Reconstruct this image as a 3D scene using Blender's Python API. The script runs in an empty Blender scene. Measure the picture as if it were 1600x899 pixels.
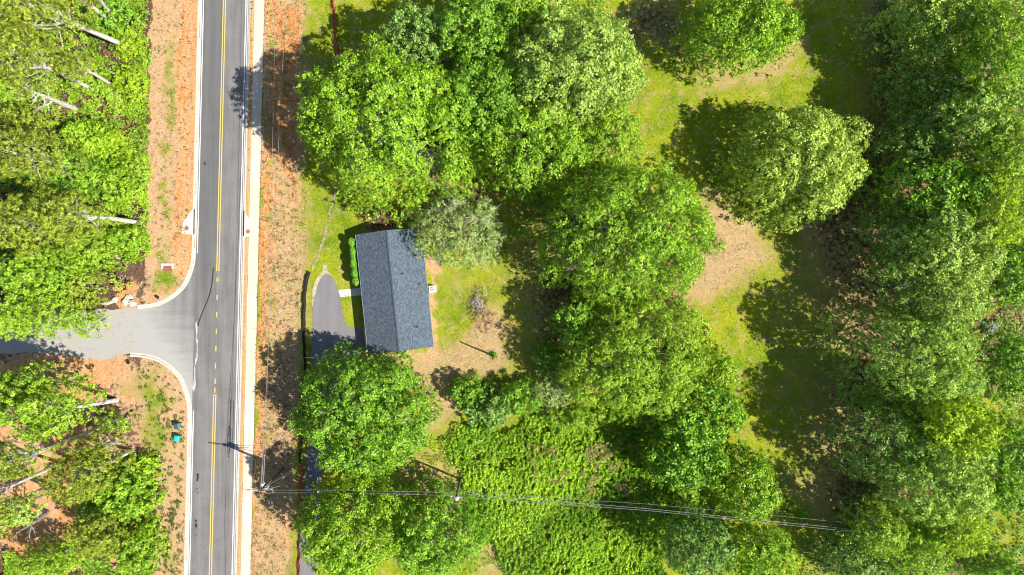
import bpy, bmesh, math, random
import numpy as np
from mathutils import Vector, Matrix
R = math.radians

# ------------------------------------------------------------------ camera, sky, sun, exposure
scene = bpy.context.scene
COL = scene.collection
H = 108.0                                   # drone height above the yard
cam_d = bpy.data.cameras.new("camera"); cam = bpy.data.objects.new("camera", cam_d); COL.objects.link(cam)
cam.location = (0, 0, H); cam.rotation_euler = (0, 0, 0)
cam_d.sensor_width = 36; cam_d.lens = 36 * H / 160.0
cam_d.clip_start = 0.5; cam_d.clip_end = 8000
scene.camera = cam
SUN_EL = R(47); SUNV = Vector((.92, -.385, 0)).normalized() * math.cos(SUN_EL); SUNV.z = math.sin(SUN_EL)
world = bpy.data.worlds.new("World"); scene.world = world; world.use_nodes = True
wn = world.node_tree; wn.nodes.clear()
sky = wn.nodes.new("ShaderNodeTexSky"); sky.sky_type = 'NISHITA'; sky.sun_disc = False
sky.sun_elevation = SUN_EL; sky.sun_rotation = math.atan2(SUNV.x, SUNV.y); sky.air_density = 1.0; sky.dust_density = 0.6
bg = wn.nodes.new("ShaderNodeBackground"); bg.inputs[1].default_value = 0.08
wo = wn.nodes.new("ShaderNodeOutputWorld")
wn.links.new(sky.outputs[0], bg.inputs[0]); wn.links.new(bg.outputs[0], wo.inputs[0])
sd = bpy.data.lights.new("sun", 'SUN'); sd.energy = 4.8; sd.angle = R(0.5); sd.color = (1.0, .95, .86)
so = bpy.data.objects.new("sun", sd); COL.objects.link(so)
so.rotation_euler = (-SUNV).to_track_quat('-Z', 'Y').to_euler(); so.location = (60, -30, 120)
vs = scene.view_settings; vs.view_transform = 'Standard'; vs.look = 'None'; vs.gamma = 1; vs.use_curve_mapping = False
vs.exposure = 0.8
cy = scene.cycles; cy.max_bounces = 6; cy.diffuse_bounces = 2; cy.glossy_bounces = 2; cy.transmission_bounces = 3
cy.transparent_max_bounces = 4; cy.sample_clamp_indirect = 4
scene.cycles.filter_width = 1.0

# ------------------------------------------------------------------ helpers
def at(px, py, h=0.0):
    """where the line of sight through a photo position meets height h"""
    k = (H - h) / H
    return np.array([(px - 800) / 10 * k, (449.5 - py) / 10 * k, h])
def g2(px, py): return ((px - 800) / 10, (449.5 - py) / 10)
def XC(y): return 350.7 - .0245 * y          # centre line of the road, photo columns

def hash2(ix, iy, seed):
    h = (ix.astype(np.int64) * 374761393 + iy.astype(np.int64) * 668265263 + seed * 1442695041) & 0xffffffff
    h = ((h ^ (h >> 13)) * 1274126177) & 0xffffffff
    h = h ^ (h >> 16)
    return (h & 0xffff) / 65535.0
def vnoise(x, y, seed=0):
    ix = np.floor(x); iy = np.floor(y); fx = x - ix; fy = y - iy
    fx = fx * fx * (3 - 2 * fx); fy = fy * fy * (3 - 2 * fy)
    a = hash2(ix, iy, seed); b = hash2(ix + 1, iy, seed); c = hash2(ix, iy + 1, seed); d = hash2(ix + 1, iy + 1, seed)
    return (a * (1 - fx) + b * fx) * (1 - fy) + (c * (1 - fx) + d * fx) * fy
def fbm(x, y, scale, seed=0, octv=4):
    s = 0; a = 1; t = 0
    for k in range(octv):
        s = s + a * vnoise(x / scale * 2 ** k + 31.7 * k, y / scale * 2 ** k + 17.3 * k, seed + k * 7); t += a; a *= .55
    return s / t
def sstep(a, b, x):
    t = np.clip((x - a) / (b - a), 0, 1); return t * t * (3 - 2 * t)
def sdist(poly, X, Y):
    """signed distance to a polygon given in photo positions on the ground; inside is negative"""
    P = np.array([g2(*p) for p in poly]); n = len(P)
    d = np.full(X.shape, 1e9); ins = np.zeros(X.shape, bool)
    for i in range(n):
        a = P[i]; b = P[(i + 1) % n]; e = b - a
        t = np.clip(((X - a[0]) * e[0] + (Y - a[1]) * e[1]) / max(e @ e, 1e-9), 0, 1)
        d = np.minimum(d, (X - a[0] - t * e[0]) ** 2 + (Y - a[1] - t * e[1]) ** 2)
        c = ((a[1] > Y) != (b[1] > Y))
        with np.errstate(divide='ignore', invalid='ignore'):
            xi = (b[0] - a[0]) * (Y - a[1]) / (b[1] - a[1] if b[1] != a[1] else 1e-9) + a[0]
        ins ^= (c & (X < xi))
    d = np.sqrt(d); return np.where(ins, -d, d)

def link(name, me, mat=None, parent=None):
    o = bpy.data.objects.new(name, me); COL.objects.link(o)
    if mat is not None: me.materials.append(mat)
    if parent is not None: o.parent = parent
    return o
def tag(o, label, cat, group=None):
    o['label'] = label; o['category'] = cat
    if group: o['group'] = group
    return o
def struct(o): o['kind'] = 'structure'; return o
def empty(name, loc, label, cat, group=None, rz=0):
    o = bpy.data.objects.new(name, None); COL.objects.link(o); o.location = loc; o.rotation_euler = (0, 0, rz)
    o.empty_display_size = .3
    return tag(o, label, cat, group)
def mesh_np(name, V, F, attrs=None, smooth=False):
    """V (n,3); F (m,k) faces of one size"""
    me = bpy.data.meshes.new(name); V = np.asarray(V, np.float32); F = np.asarray(F, np.int32); m, k = F.shape
    me.vertices.add(len(V)); me.vertices.foreach_set('co', V.ravel())
    me.loops.add(m * k); me.loops.foreach_set('vertex_index', F.ravel())
    me.polygons.add(m); me.polygons.foreach_set('loop_start', np.arange(0, m * k, k, dtype=np.int32))
    if attrs:
        for nm, (dom, typ, arr) in attrs.items():
            a = me.attributes.new(nm, typ, dom)
            a.data.foreach_set('color' if typ == 'FLOAT_COLOR' else 'value', np.asarray(arr, np.float32).ravel())
    me.update(calc_edges=True)
    if smooth: me.shade_smooth()
    return me
class MB:
    """collects boxes, tubes, prisms into one mesh"""
    def __init__(s): s.v = []; s.f = []
    def add(s, vs, fs):
        n = len(s.v); s.v += [tuple(v) for v in vs]; s.f += [[i + n for i in f] for f in fs]
    def box(s, c, size, rz=0, M=None, bev=0):
        hx, hy, hz = size[0] / 2, size[1] / 2, size[2] / 2
        vs = [Vector((x, y, z)) for x in (-hx, hx) for y in (-hy, hy) for z in (-hz, hz)]
        m = Matrix.Translation(c) @ Matrix.Rotation(rz, 4, 'Z')
        if M is not None: m = M @ m
        s.add([m @ v for v in vs], [(0, 1, 3, 2), (4, 6, 7, 5), (0, 4, 5, 1), (2, 3, 7, 6), (0, 2, 6, 4), (1, 5, 7, 3)])
    def tube(s, pts, rad, n=8, cap=True):
        pts = [Vector(p) for p in pts]
        if not hasattr(rad, '__len__'): rad = [rad] * len(pts)
        base = len(s.v)
        for i, p in enumerate(pts):
            d = (pts[min(i + 1, len(pts) - 1)] - pts[max(i - 1, 0)]).normalized()
            a = d.cross(Vector((.31, .17, .93)) if abs(d.z) < .9 else Vector((1, 0, 0))).normalized(); b = d.cross(a)
            for k in range(n):
                t = 2 * math.pi * k / n
                s.v.append(tuple(p + (a * math.cos(t) + b * math.sin(t)) * rad[i]))
        for i in range(len(pts) - 1):
            for k in range(n):
                k2 = (k + 1) % n; q = base + i * n
                s.f.append([q + k, q + k2, q + n + k2, q + n + k])
        if cap:
            s.f.append([base + k for k in range(n)][::-1]); s.f.append([base + (len(pts) - 1) * n + k for k in range(n)])
    def prism(s, poly, z0, z1):
        """concave-safe vertical prism, poly in metres"""
        n = len(poly)
        bm = bmesh.new(); vsb = [bm.verts.new((x, y, z1)) for x, y in poly]; bm.faces.new(vsb)
        bmesh.ops.triangulate(bm, faces=bm.faces[:]); bm.verts.index_update()
        s.add([v.co for v in bm.verts], [[v.index for v in f.verts] for f in bm.faces]); bm.free()
        b = len(s.v); s.v += [(x, y, z1) for x, y in poly] + [(x, y, z0) for x, y in poly]
        for i in range(n):
            j = (i + 1) % n; s.f.append([b + i, b + j, b + n + j, b + n + i])
    def sweep(s, path, prof, closed=True):
        """profile [(offset to the right of travel, z)] swept along a ground path in metres"""
        P = [Vector((p[0], p[1])) for p in path]; n = len(prof); base = len(s.v)
        for i, p in enumerate(P):
            d = (P[min(i + 1, len(P) - 1)] - P[max(i - 1, 0)]).normalized(); r = Vector((d.y, -d.x))
            for off, z in prof: s.v.append((p.x + r.x * off, p.y + r.y * off, z))
        m = n if closed else n - 1
        for i in range(len(P) - 1):
            for k in range(m):
                k2 = (k + 1) % n; q = base + i * n; s.f.append([q + k, q + n + k, q + n + k2, q + k2])
        if closed:
            s.f.append([base + k for k in range(n)]); s.f.append([base + (len(P) - 1) * n + k for k in range(n)][::-1])
    def build(s, name, mat, parent=None, smooth=False):
        me = bpy.data.meshes.new(name); me.from_pydata(s.v, [], s.f); me.update()
        bm = bmesh.new(); bm.from_mesh(me); bmesh.ops.recalc_face_normals(bm, faces=bm.faces[:]); bm.to_mesh(me); bm.free()
        if smooth: me.shade_smooth()
        return link(name, me, mat, parent)
def catmull(pts, n=8):
    P = [np.array(p, float) for p in pts]; P = [2 * P[0] - P[1]] + P + [2 * P[-1] - P[-2]]; out = []
    for i in range(1, len(P) - 2):
        for k in range(n):
            t = k / n
            out.append(.5 * ((2 * P[i]) + (-P[i - 1] + P[i + 1]) * t + (2 * P[i - 1] - 5 * P[i] + 4 * P[i + 1] - P[i + 2]) * t * t + (-P[i - 1] + 3 * P[i] - 3 * P[i + 1] + P[i + 2]) * t ** 3))
    out.append(P[-2]); return out

# ------------------------------------------------------------------ materials
def newmat(name, rough=.8, spec=.3):
    m = bpy.data.materials.new(name); m.use_nodes = True; nt = m.node_tree; b = nt.nodes['Principled BSDF']
    b.inputs['Roughness'].default_value = rough; b.inputs['Specular IOR Level'].default_value = spec
    return m, nt, b
def N(nt, t, **kw):
    n = nt.nodes.new(t)
    for k, v in kw.items():
        if k.startswith('i_'):
            key = k[2:]; key = int(key) if key.isdigit() else key
            n.inputs[key].default_value = v
        else: setattr(n, k, v)
    return n
def noise(nt, vec, scale, detail=4, rough=.6, dist=0):
    n = N(nt, 'ShaderNodeTexNoise'); n.inputs['Scale'].default_value = scale; n.inputs['Detail'].default_value = detail
    n.inputs['Roughness'].default_value = rough; n.inputs['Distortion'].default_value = dist
    nt.links.new(vec, n.inputs['Vector']); return n.outputs['Fac']
def ramp(nt, fac, stops, interp='LINEAR'):
    r = N(nt, 'ShaderNodeValToRGB'); r.color_ramp.interpolation = interp; e = r.color_ramp.elements
    while len(e) < len(stops): e.new(.5)
    for k, (p, c) in enumerate(stops):
        e[k].position = p; e[k].color = (*c, 1) if len(c) == 3 else c
    nt.links.new(fac, r.inputs[0]); return r.outputs[0]
def mix(nt, fac, a, b, mode='MIX'):
    n = N(nt, 'ShaderNodeMix', data_type='RGBA', blend_type=mode)
    for sock, v in ((n.inputs[0], fac), (n.inputs[6], a), (n.inputs[7], b)):
        if hasattr(v, 'links'): nt.links.new(v, sock)
        elif isinstance(v, (int, float)): sock.default_value = v
        else: sock.default_value = (*v, 1)
    return n.outputs[2]
def mth(nt, op, a, b=0, c=0, clamp=False):
    n = N(nt, 'ShaderNodeMath', operation=op, use_clamp=clamp)
    for k, v in enumerate((a, b, c)):
        if hasattr(v, 'links'): nt.links.new(v, n.inputs[k])
        else: n.inputs[k].default_value = v
    return n.outputs[0]
def g3(v): return (v, v, v)
def bump(nt, b, h, strength=.4, dist=.05):
    n = N(nt, 'ShaderNodeBump'); n.inputs['Strength'].default_value = strength; n.inputs['Distance'].default_value = dist
    nt.links.new(h, n.inputs['Height']); nt.links.new(n.outputs[0], b.inputs['Normal'])
def pos(nt): return N(nt, 'ShaderNodeNewGeometry').outputs['Position']
def objc(nt): return N(nt, 'ShaderNodeTexCoord').outputs['Object']

def simple(name, col, rough=.7, var=.12, scale=6, spec=.3, metal=0):
    m, nt, b = newmat(name, rough, spec); v = objc(nt); f = noise(nt, v, scale)
    c = ramp(nt, f, [(.3, [x * (1 - var) for x in col]), (.7, [min(1, x * (1 + var)) for x in col])])
    nt.links.new(c, b.inputs['Base Color']); b.inputs['Metallic'].default_value = metal
    return m

def leaf_mat(name, dark, light, trans=.2):
    m, nt, b = newmat(name, .45, .35)
    a = N(nt, 'ShaderNodeAttribute', attribute_name='tint').outputs['Fac']
    p = pos(nt); f = noise(nt, p, .22, 2)
    t = mth(nt, 'ADD', a, mth(nt, 'MULTIPLY_ADD', f, .6, -.30), clamp=True)
    c = ramp(nt, t, [(0, dark), (.55, [(x + y) / 2 for x, y in zip(dark, light)]), (1, light)])
    nt.links.new(c, b.inputs['Base Color'])
    tr = N(nt, 'ShaderNodeBsdfTranslucent'); tc = mix(nt, .55, c, (light[0] * 1.25, light[1] * 1.15, light[2] * .4))
    nt.links.new(tc, tr.inputs[0])
    mx = N(nt, 'ShaderNodeMixShader'); mx.inputs[0].default_value = trans
    nt.links.new(b.outputs[0], mx.inputs[1]); nt.links.new(tr.outputs[0], mx.inputs[2])
    out = nt.nodes['Material Output']; nt.links.new(mx.outputs[0], out.inputs[0])
    return m
LEAF = {
    'maple': leaf_mat('maple_leaf', (.045, .13, .006), (.40, .65, .035)),
    'deep': leaf_mat('deep_leaf', (.03, .10, .008), (.33, .60, .04)),
    'blue': leaf_mat('cool_leaf', (.035, .11, .02), (.32, .52, .09)),
    'pale': leaf_mat('pale_leaf', (.07, .18, .015), (.54, .72, .13)),
    'dull': leaf_mat('dull_leaf', (.05, .15, .012), (.52, .74, .11)),
    'lime': leaf_mat('lime_leaf', (.09, .19, .006), (.42, .64, .04)),
    'gold': leaf_mat('gold_leaf', (.12, .25, .005), (.50, .68, .03)),
    'goldpine': leaf_mat('golden_needle', (.09, .18, .01), (.66, .84, .14)),
    'pine': leaf_mat('pine_needle', (.06, .12, .006), (.42, .50, .045), .2),
    'grey': leaf_mat('grey_leaf', (.08, .17, .02), (.52, .64, .20)),
    'vine': leaf_mat('vine_leaf', (.06, .18, .004), (.50, .76, .04)),
    'straw': leaf_mat('straw_blade', (.22, .15, .05), (.56, .42, .20)),
    'rust': leaf_mat('rust_leaf', (.05, .045, .015), (.36, .19, .11)),
    'stone': leaf_mat('pale_stone', (.34, .26, .20), (.66, .60, .54), .01),
    'tuft': leaf_mat('tuft_blade', (.03, .08, .006), (.18, .27, .03)),
    'hedge': leaf_mat('hedge_leaf', (.06, .20, .01), (.26, .56, .03)),
}
def bark(name, c1, c2):
    m, nt, b = newmat(name, .9, .1); v = objc(nt)
    mp = N(nt, 'ShaderNodeMapping'); mp.inputs['Scale'].default_value = (1, 1, .35); nt.links.new(v, mp.inputs[0])
    f = noise(nt, mp.outputs[0], 5, 5, .7); nt.links.new(ramp(nt, f, [(.35, c1), (.65, c2)]), b.inputs['Base Color']); bump(nt, b, f, .6, .05); return m
M_BARK = bark('bark_grey', (.16, .13, .11), (.42, .38, .35)); M_PALEBARK = bark('bark_pale', (.34, .31, .28), (.66, .62, .57))
M_DARKBARK = bark('bark_brown', (.07, .05, .04), (.2, .15, .12))

# ------------------------------------------------------------------ ground sheet
def axis(lim, step, far=3000):
    a = list(np.arange(0, lim, step)); d = step
    while a[-1] < far: d *= 1.35; a.append(a[-1] + d)
    a = np.array(a); return np.concatenate([-a[:0:-1], a])
xs = axis(86, .2); ys = axis(50, .2)
GX, GY = np.meshgrid(xs, ys); WX = GX + (fbm(GX, GY, 5, 3) - .5) * 4.2 + (fbm(GX, GY, 1.3, 4, 3) - .5) * 2.2; WY = GY + (fbm(GX, GY, 5, 9) - .5) * 4.2 + (fbm(GX, GY, 1.3, 8, 3) - .5) * 2.2
def m_(poly, soft=1.0, grow=0.0, warp=True):
    X, Y = (WX, WY) if warp else (GX, GY)
    return 1 - sstep(-soft * 1.5 - .3, soft * 1.5 + .3, sdist(poly, X, Y) - grow)
ROAD = [(XC(-900) - 35, -900), (XC(-900) + 36.5, -900), (XC(1800) + 36.5, 1800), (XC(1800) - 35, 1800)]
K_N = [(306.2, 395), (304.8, 410), (300.5, 427), (290, 449), (272.5, 465.5), (251.5, 477), (234, 481.5), (215, 483)]
K_S = [(203.6, 551), (231, 553.5), (252, 561), (269.5, 572.5), (285, 589), (292.5, 607), (297.5, 624), (299.9, 642)]
APRON = [(310, 395)] + K_N[1:] + [(213, 500), (211, 530), (203, 551)] + K_S[1:] + [(304, 642)]
GRAVEL = [(222, 481), (190, 483), (160, 484), (135, 487), (80, 494), (0, 499), (-900, 520), (-900, 590), (0, 553), (60, 551), (110, 556), (150, 562), (175, 560), (205, 551), (222, 520)]
DRIVE = [(509, 428), (516, 431), (522, 438), (529, 452), (533.5, 475), (538, 500), (541, 507), (546, 511), (557, 511.5), (566, 512), (569, 548), (560, 575), (530, 620), (508, 700), (500, 780), (494, 899), (480, 1400), (440, 1400), (465, 899), (473, 780), (480, 700), (486, 600), (487, 560), (488, 516), (489, 480), (493.4, 459), (499, 442), (504, 432)]

z = .10 + (fbm(GX, GY, 2.5, 21) - .5) * .10 * (np.abs(GX) < 86) + (fbm(GX, GY, 26, 5, 2) - .5) * .0
hardp = np.minimum(sdist(ROAD, GX, GY), sdist(APRON, GX, GY)); gr = sdist(GRAVEL, GX, GY)
gdamp = sstep(.0, 2.5, gr)
z = z * gdamp - .02 * (1 - gdamp); z = np.where(gr < -.4, -.12, z)
z = np.where(hardp < .22, -.3, z)
dsw = np.abs(GX - (XC(449.5) - 800) / 10 - .0245 * GY - 5.5)          # under the pavement slab
z = np.where(dsw < .72, -.15, z)
z = np.where(sdist(DRIVE, GX, GY) < -.25, -.15, z)

n1 = fbm(GX, GY, 7, 40); n2 = fbm(GX, GY, 2.2, 50); n3 = fbm(GX, GY, 16, 60, 3)
ux = (GX * 10 + 800) - (XC(0) - .0245 * (449.5 - GY * 10))            # photo columns from the road's centre line
wux = ux + (n2 - .5) * 22 + (n1 - .5) * 16
grass = np.zeros_like(GX); clay = np.zeros_like(GX); straw = np.zeros_like(GX); floor_ = np.zeros_like(GX)
def put(target, m):                                                  # paint one cover over the others
    global grass, clay, straw, floor_
    L = dict(g=grass, c=clay, s=straw, f=floor_)
    for k in L: L[k] = L[k] * (1 - m)
    if target in L: L[target] = L[target] + m
    grass, clay, straw, floor_ = L['g'], L['c'], L['s'], L['f']
put('g', np.ones_like(GX))
# left wood and its verge
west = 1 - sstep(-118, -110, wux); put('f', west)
verge = sstep(-118, -112, wux) * (1 - sstep(-36, -34, ux)); put('b', verge)
stripe = lambda a, b, s=3: sstep(a - s, a + s, wux) * (1 - sstep(b - s, b + s, wux))
put('s', stripe(-112, -94) * .35 * (GY > 0)); put('g', stripe(-96, -68, 8) * (.30 + .5 * sstep(.38, .66, n2)) * (GY > -2)); put('s', stripe(-96, -70) * .2 * (GY > -2)); put('c', stripe(-72, -35, 7) * .72 * (GY > 0))
put('s', stripe(-60, -50, 5) * .4 * (GY > 0))
put('f', m_([(140, 425), (210, 415), (240, 430), (230, 470), (200, 482), (140, 484)], 1.2) * .55)
put('c', m_([(175, 438), (205, 432), (215, 445), (212, 480), (190, 482), (172, 460)], .8) * .9)
put('g', m_([(236, 440), (262, 425), (285, 440), (270, 455), (240, 460)], .8) * .8)
put('c', m_([(255, 465), (290, 440), (300, 400), (305, 400), (300, 440), (280, 462), (230, 480)], .8) * .7)
sw_ = m_([(30, 552), (200, 556), (232, 600), (228, 700), (246, 940), (100, 940), (-60, 800), (0, 640), (-60, 570)], 2)
put('b', sw_ * .8); put('c', sw_ * sstep(.42, .6, n1) * .6)
put('f', m_([(120, 640), (180, 590), (220, 640), (228, 700), (190, 700), (140, 690)], 1.5) * .5)
put('s', m_([(205, 556), (240, 560), (285, 600), (297, 660), (297, 760), (240, 760), (235, 650), (215, 590)], 1.2) * .55)
put('g', m_([(222, 590), (250, 585), (262, 610), (250, 660), (248, 700), (225, 690), (220, 640)], 1.4) * .75)
put('g', m_([(180, 590), (215, 580), (220, 605), (185, 612)], 1.2) * .5)
put('g', stripe(-100, -40, 6) * (GY < -12) * sstep(.44, .66, n2) * .5)
put('s', m_([(240, 700), (292, 690), (290, 1100), (240, 1100)], 1.0) * .75); put('c', m_([(262, 640), (294, 640), (292, 760), (270, 740)], 1) * .35)
put('g', m_([(255, 830), (272, 820), (272, 870), (255, 880)], .7) * .6)
put('c', m_([(0, 690), (120, 690), (130, 860), (40, 900), (0, 900)], 2) * .4)
# right verge
kst = (ux > 36) * (ux < 56); put('s', kst * .55); put('c', kst * .45)
put('c', sstep(60, 66, wux) * (1 - sstep(100, 150, wux)) * .62); put('c', stripe(63, 84, 7) * .5); put('g', stripe(74, 128, 10) * sstep(.46, .68, n2) * .38); put('s', sstep(72, 96, wux) * (1 - sstep(112, 150, wux)) * .45)
stk = fbm(GX, GY * .06, .9, 71, 3); put('b', sstep(60, 66, wux) * (1 - sstep(120, 140, wux)) * sstep(.5, .62, stk) * .5)
put('c', stripe(80, 125, 6) * sstep(.52, .66, n1) * .7)
put('g', stripe(78, 90, 4) * sstep(.56, .7, n2) * .45)
put('f', stripe(68, 130, 8) * m_([(400, 540), (490, 520), (490, 760), (400, 760)], 2) * .35)
put('s', stripe(66, 118, 8) * m_([(400, 760), (480, 760), (480, 1200), (380, 1200)], 2) * .6)
# yard
yard = m_([(482, 290), (560, 280), (800, 400), (830, 600), (740, 700), (640, 720), (560, 700), (480, 560)], 2)
put('s', m_([(440, 420), (500, 330), (512, 300), (500, 420), (485, 560), (450, 560)], 2) * .4)
put('s', m_([(620, 560), (680, 545), (760, 520), (800, 560), (740, 600), (712, 665), (660, 670), (640, 600)], 1.6) * .85)
put('s', m_([(738, 480), (758, 470), (790, 520), (785, 570), (745, 560), (730, 520)], 1.4) * .8)
put('f', m_([(742, 490), (756, 485), (765, 515), (752, 525), (742, 510)], .6) * .6)
put('b', m_([(664, 400), (682, 405), (684, 425), (680, 440), (683, 545), (690, 552), (680, 558), (560, 566), (560, 545), (670, 540)], .4) * .9)
put('c', m_([(666, 412), (684, 412), (684, 430), (668, 432)], .4) * .7)
put('s', m_([(690, 440), (720, 430), (735, 460), (712, 475)], 1.4) * .45)
put('f', m_([(700, 420), (760, 430), (800, 300), (880, 300), (900, 560), (880, 620), (800, 610), (790, 560), (770, 480), (765, 430)], 3) * .35)
put('f', m_([(565, 330), (650, 330), (700, 300), (760, 300), (740, 350), (650, 356), (570, 356)], 1.6) * .9)
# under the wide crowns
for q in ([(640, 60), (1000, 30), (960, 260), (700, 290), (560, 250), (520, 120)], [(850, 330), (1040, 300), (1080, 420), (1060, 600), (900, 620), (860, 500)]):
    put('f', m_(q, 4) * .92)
# back lawn and its worn arc
put('s', m_([(1095, 300), (1130, 320), (1185, 360), (1195, 400), (1150, 440), (1100, 470), (1080, 460), (1090, 380)], 1.8) * .85)
put('s', m_([(1100, 110), (1150, 105), (1200, 95), (1250, 50), (1265, 60), (1225, 120), (1160, 135), (1090, 140)], 1.6) * .75)
put('s', m_([(1050, 60), (1110, 60), (1130, 100), (1090, 110)], 1.6) * .5)
put('f', m_([(980, 0), (1060, -20), (1070, 80), (1100, 100), (1060, 90), (1000, 40)], 2) * .6)  # tree shadow on the grass, painted in with the dark floor colour
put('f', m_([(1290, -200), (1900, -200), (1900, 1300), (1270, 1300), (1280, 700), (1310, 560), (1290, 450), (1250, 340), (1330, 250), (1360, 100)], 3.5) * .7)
put('g', m_([(1480, 640), (1600, 620), (1600, 670), (1500, 680)], 1.5)); put('g', m_([(1490, 800), (1620, 790), (1620, 880), (1500, 860)], 1.8))
put('s', m_([(1180, 360), (1330, 330), (1320, 700), (1240, 740), (1180, 600)], 5) * .32)  # straw tone painted in to grey and lighten the lawn's shade
put('s', m_([(1195, 740), (1290, 745), (1290, 805), (1215, 800)], 2) * .35)
put('s', m_([(590, 730), (690, 690), (740, 740), (730, 830), (800, 899), (740, 899), (690, 790), (600, 760)], 2.5) * .6)
put('s', m_([(760, 820), (820, 850), (840, 899), (750, 899)], 1.5) * .5)
cols = np.stack([grass, clay, straw, floor_], -1).reshape(-1, 4)
nx, ny = len(xs), len(ys); idx = np.arange(nx * ny).reshape(ny, nx)
F = np.stack([idx[:-1, :-1], idx[:-1, 1:], idx[1:, 1:], idx[1:, :-1]], -1).reshape(-1, 4)
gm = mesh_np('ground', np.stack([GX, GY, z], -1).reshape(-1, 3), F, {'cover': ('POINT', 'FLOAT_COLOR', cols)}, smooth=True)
m, nt, b = newmat('ground_soil_grass', .95, .1); p = pos(nt)
att = N(nt, 'ShaderNodeAttribute', attribute_name='cover'); sp = N(nt, 'ShaderNodeSeparateColor'); nt.links.new(att.outputs['Color'], sp.inputs[0])
aG, aC, aS, aF = sp.outputs[0], sp.outputs[1], sp.outputs[2], att.outputs['Alpha']
nf = noise(nt, p, 1.6, 6, .7); nff = noise(nt, p, 4.2, 5, .8); nm = noise(nt, p, .35, 4, .6); nl = noise(nt, p, .09, 3, .6)
def brk(a, n, k=2.6):                                                 # ragged edge: weight pushed by noise
    w = mth(nt, 'MULTIPLY', mth(nt, 'MULTIPLY', a, mth(nt, 'SUBTRACT', 1.0, a)), 4 * k); t = mth(nt, 'ADD', a, mth(nt, 'MULTIPLY', mth(nt, 'SUBTRACT', n, .5), w)); r = N(nt, 'ShaderNodeMapRange', interpolation_type='SMOOTHSTEP')
    r.inputs[1].default_value = .22; r.inputs[2].default_value = .78; nt.links.new(t, r.inputs[0]); return r.outputs[0]
bare = ramp(nt, nff, [(.3, (.34, .19, .09)), (.5, (.52, .32, .17)), (.7, (.62, .43, .27))])
mpc = N(nt, 'ShaderNodeMapping'); mpc.inputs['Scale'].default_value = (1.6, .12, 1); nt.links.new(p, mpc.inputs[0])
clayc = mix(nt, ramp(nt, noise(nt, mpc.outputs[0], .9, 5, .6), [(.4, g3(0)), (.62, g3(1))]), ramp(nt, nff, [(.28, (.30, .11, .03)), (.5, (.52, .22, .07)), (.72, (.64, .32, .12))]), ramp(nt, nff, [(.28, (.36, .16, .06)), (.5, (.60, .31, .13)), (.72, (.70, .43, .22))]))
strawc = ramp(nt, nff, [(.3, (.22, .14, .06)), (.5, (.43, .30, .15)), (.7, (.60, .46, .27))])
mps = N(nt, 'ShaderNodeMapping'); mps.inputs['Rotation'].default_value = (0, 0, R(-28)); mps.inputs['Scale'].default_value = (.12, 1.5, 1); nt.links.new(p, mps.inputs[0])
strawc = mix(nt, ramp(nt, noise(nt, mps.outputs[0], 1.0, 3, .6), [(.42, g3(.0)), (.6, g3(.45))]), strawc, (.55, .33, .15))
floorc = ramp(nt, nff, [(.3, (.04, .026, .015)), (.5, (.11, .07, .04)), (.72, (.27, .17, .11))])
g_a = ramp(nt, nff, [(.28, (.05, .10, .005)), (.5, (.14, .23, .008)), (.75, (.26, .34, .02))])
g_b = ramp(nt, nff, [(.28, (.14, .17, .006)), (.5, (.30, .33, .014)), (.75, (.44, .44, .04))])
gmx = N(nt, 'ShaderNodeMapRange'); gmx.inputs[1].default_value = .38; gmx.inputs[2].default_value = .6; nt.links.new(mth(nt, 'ADD', mth(nt, 'MULTIPLY', nm, .5), mth(nt, 'MULTIPLY', nl, .5)), gmx.inputs[0])
sxg = N(nt, 'ShaderNodeSeparateXYZ'); nt.links.new(p, sxg.inputs[0]); wv = N(nt, 'ShaderNodeMapRange'); wv.inputs[1].default_value = -40; wv.inputs[2].default_value = -50; wv.inputs[3].default_value = 1; wv.inputs[4].default_value = .25; nt.links.new(sxg.outputs[0], wv.inputs[0])
gc = mix(nt, mth(nt, 'MULTIPLY', gmx.outputs[0], wv.outputs[0]), g_a, g_b)
gt = N(nt, 'ShaderNodeMapRange'); gt.inputs[1].default_value = .50; gt.inputs[2].default_value = .68; nt.links.new(noise(nt, p, .55, 6, .72), gt.inputs[0])
gc = mix(nt, mth(nt, 'MULTIPLY', gt.outputs[0], .65), gc, strawc)
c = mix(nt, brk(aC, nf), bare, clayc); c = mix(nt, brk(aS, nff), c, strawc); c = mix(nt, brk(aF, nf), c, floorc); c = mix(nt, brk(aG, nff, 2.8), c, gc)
spk = ramp(nt, noise(nt, p, 2.3, 6, .9), [(.36, g3(.42)), (.45, g3(.9)), (.6, g3(1.0))])
c = mix(nt, mth(nt, 'SUBTRACT', .8, mth(nt, 'MULTIPLY', aC, .5)), c, spk, 'MULTIPLY')
nt.links.new(c, b.inputs['Base Color']); bump(nt, b, nff, .9, .12)
ground = struct(link('ground', gm, m))

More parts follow.
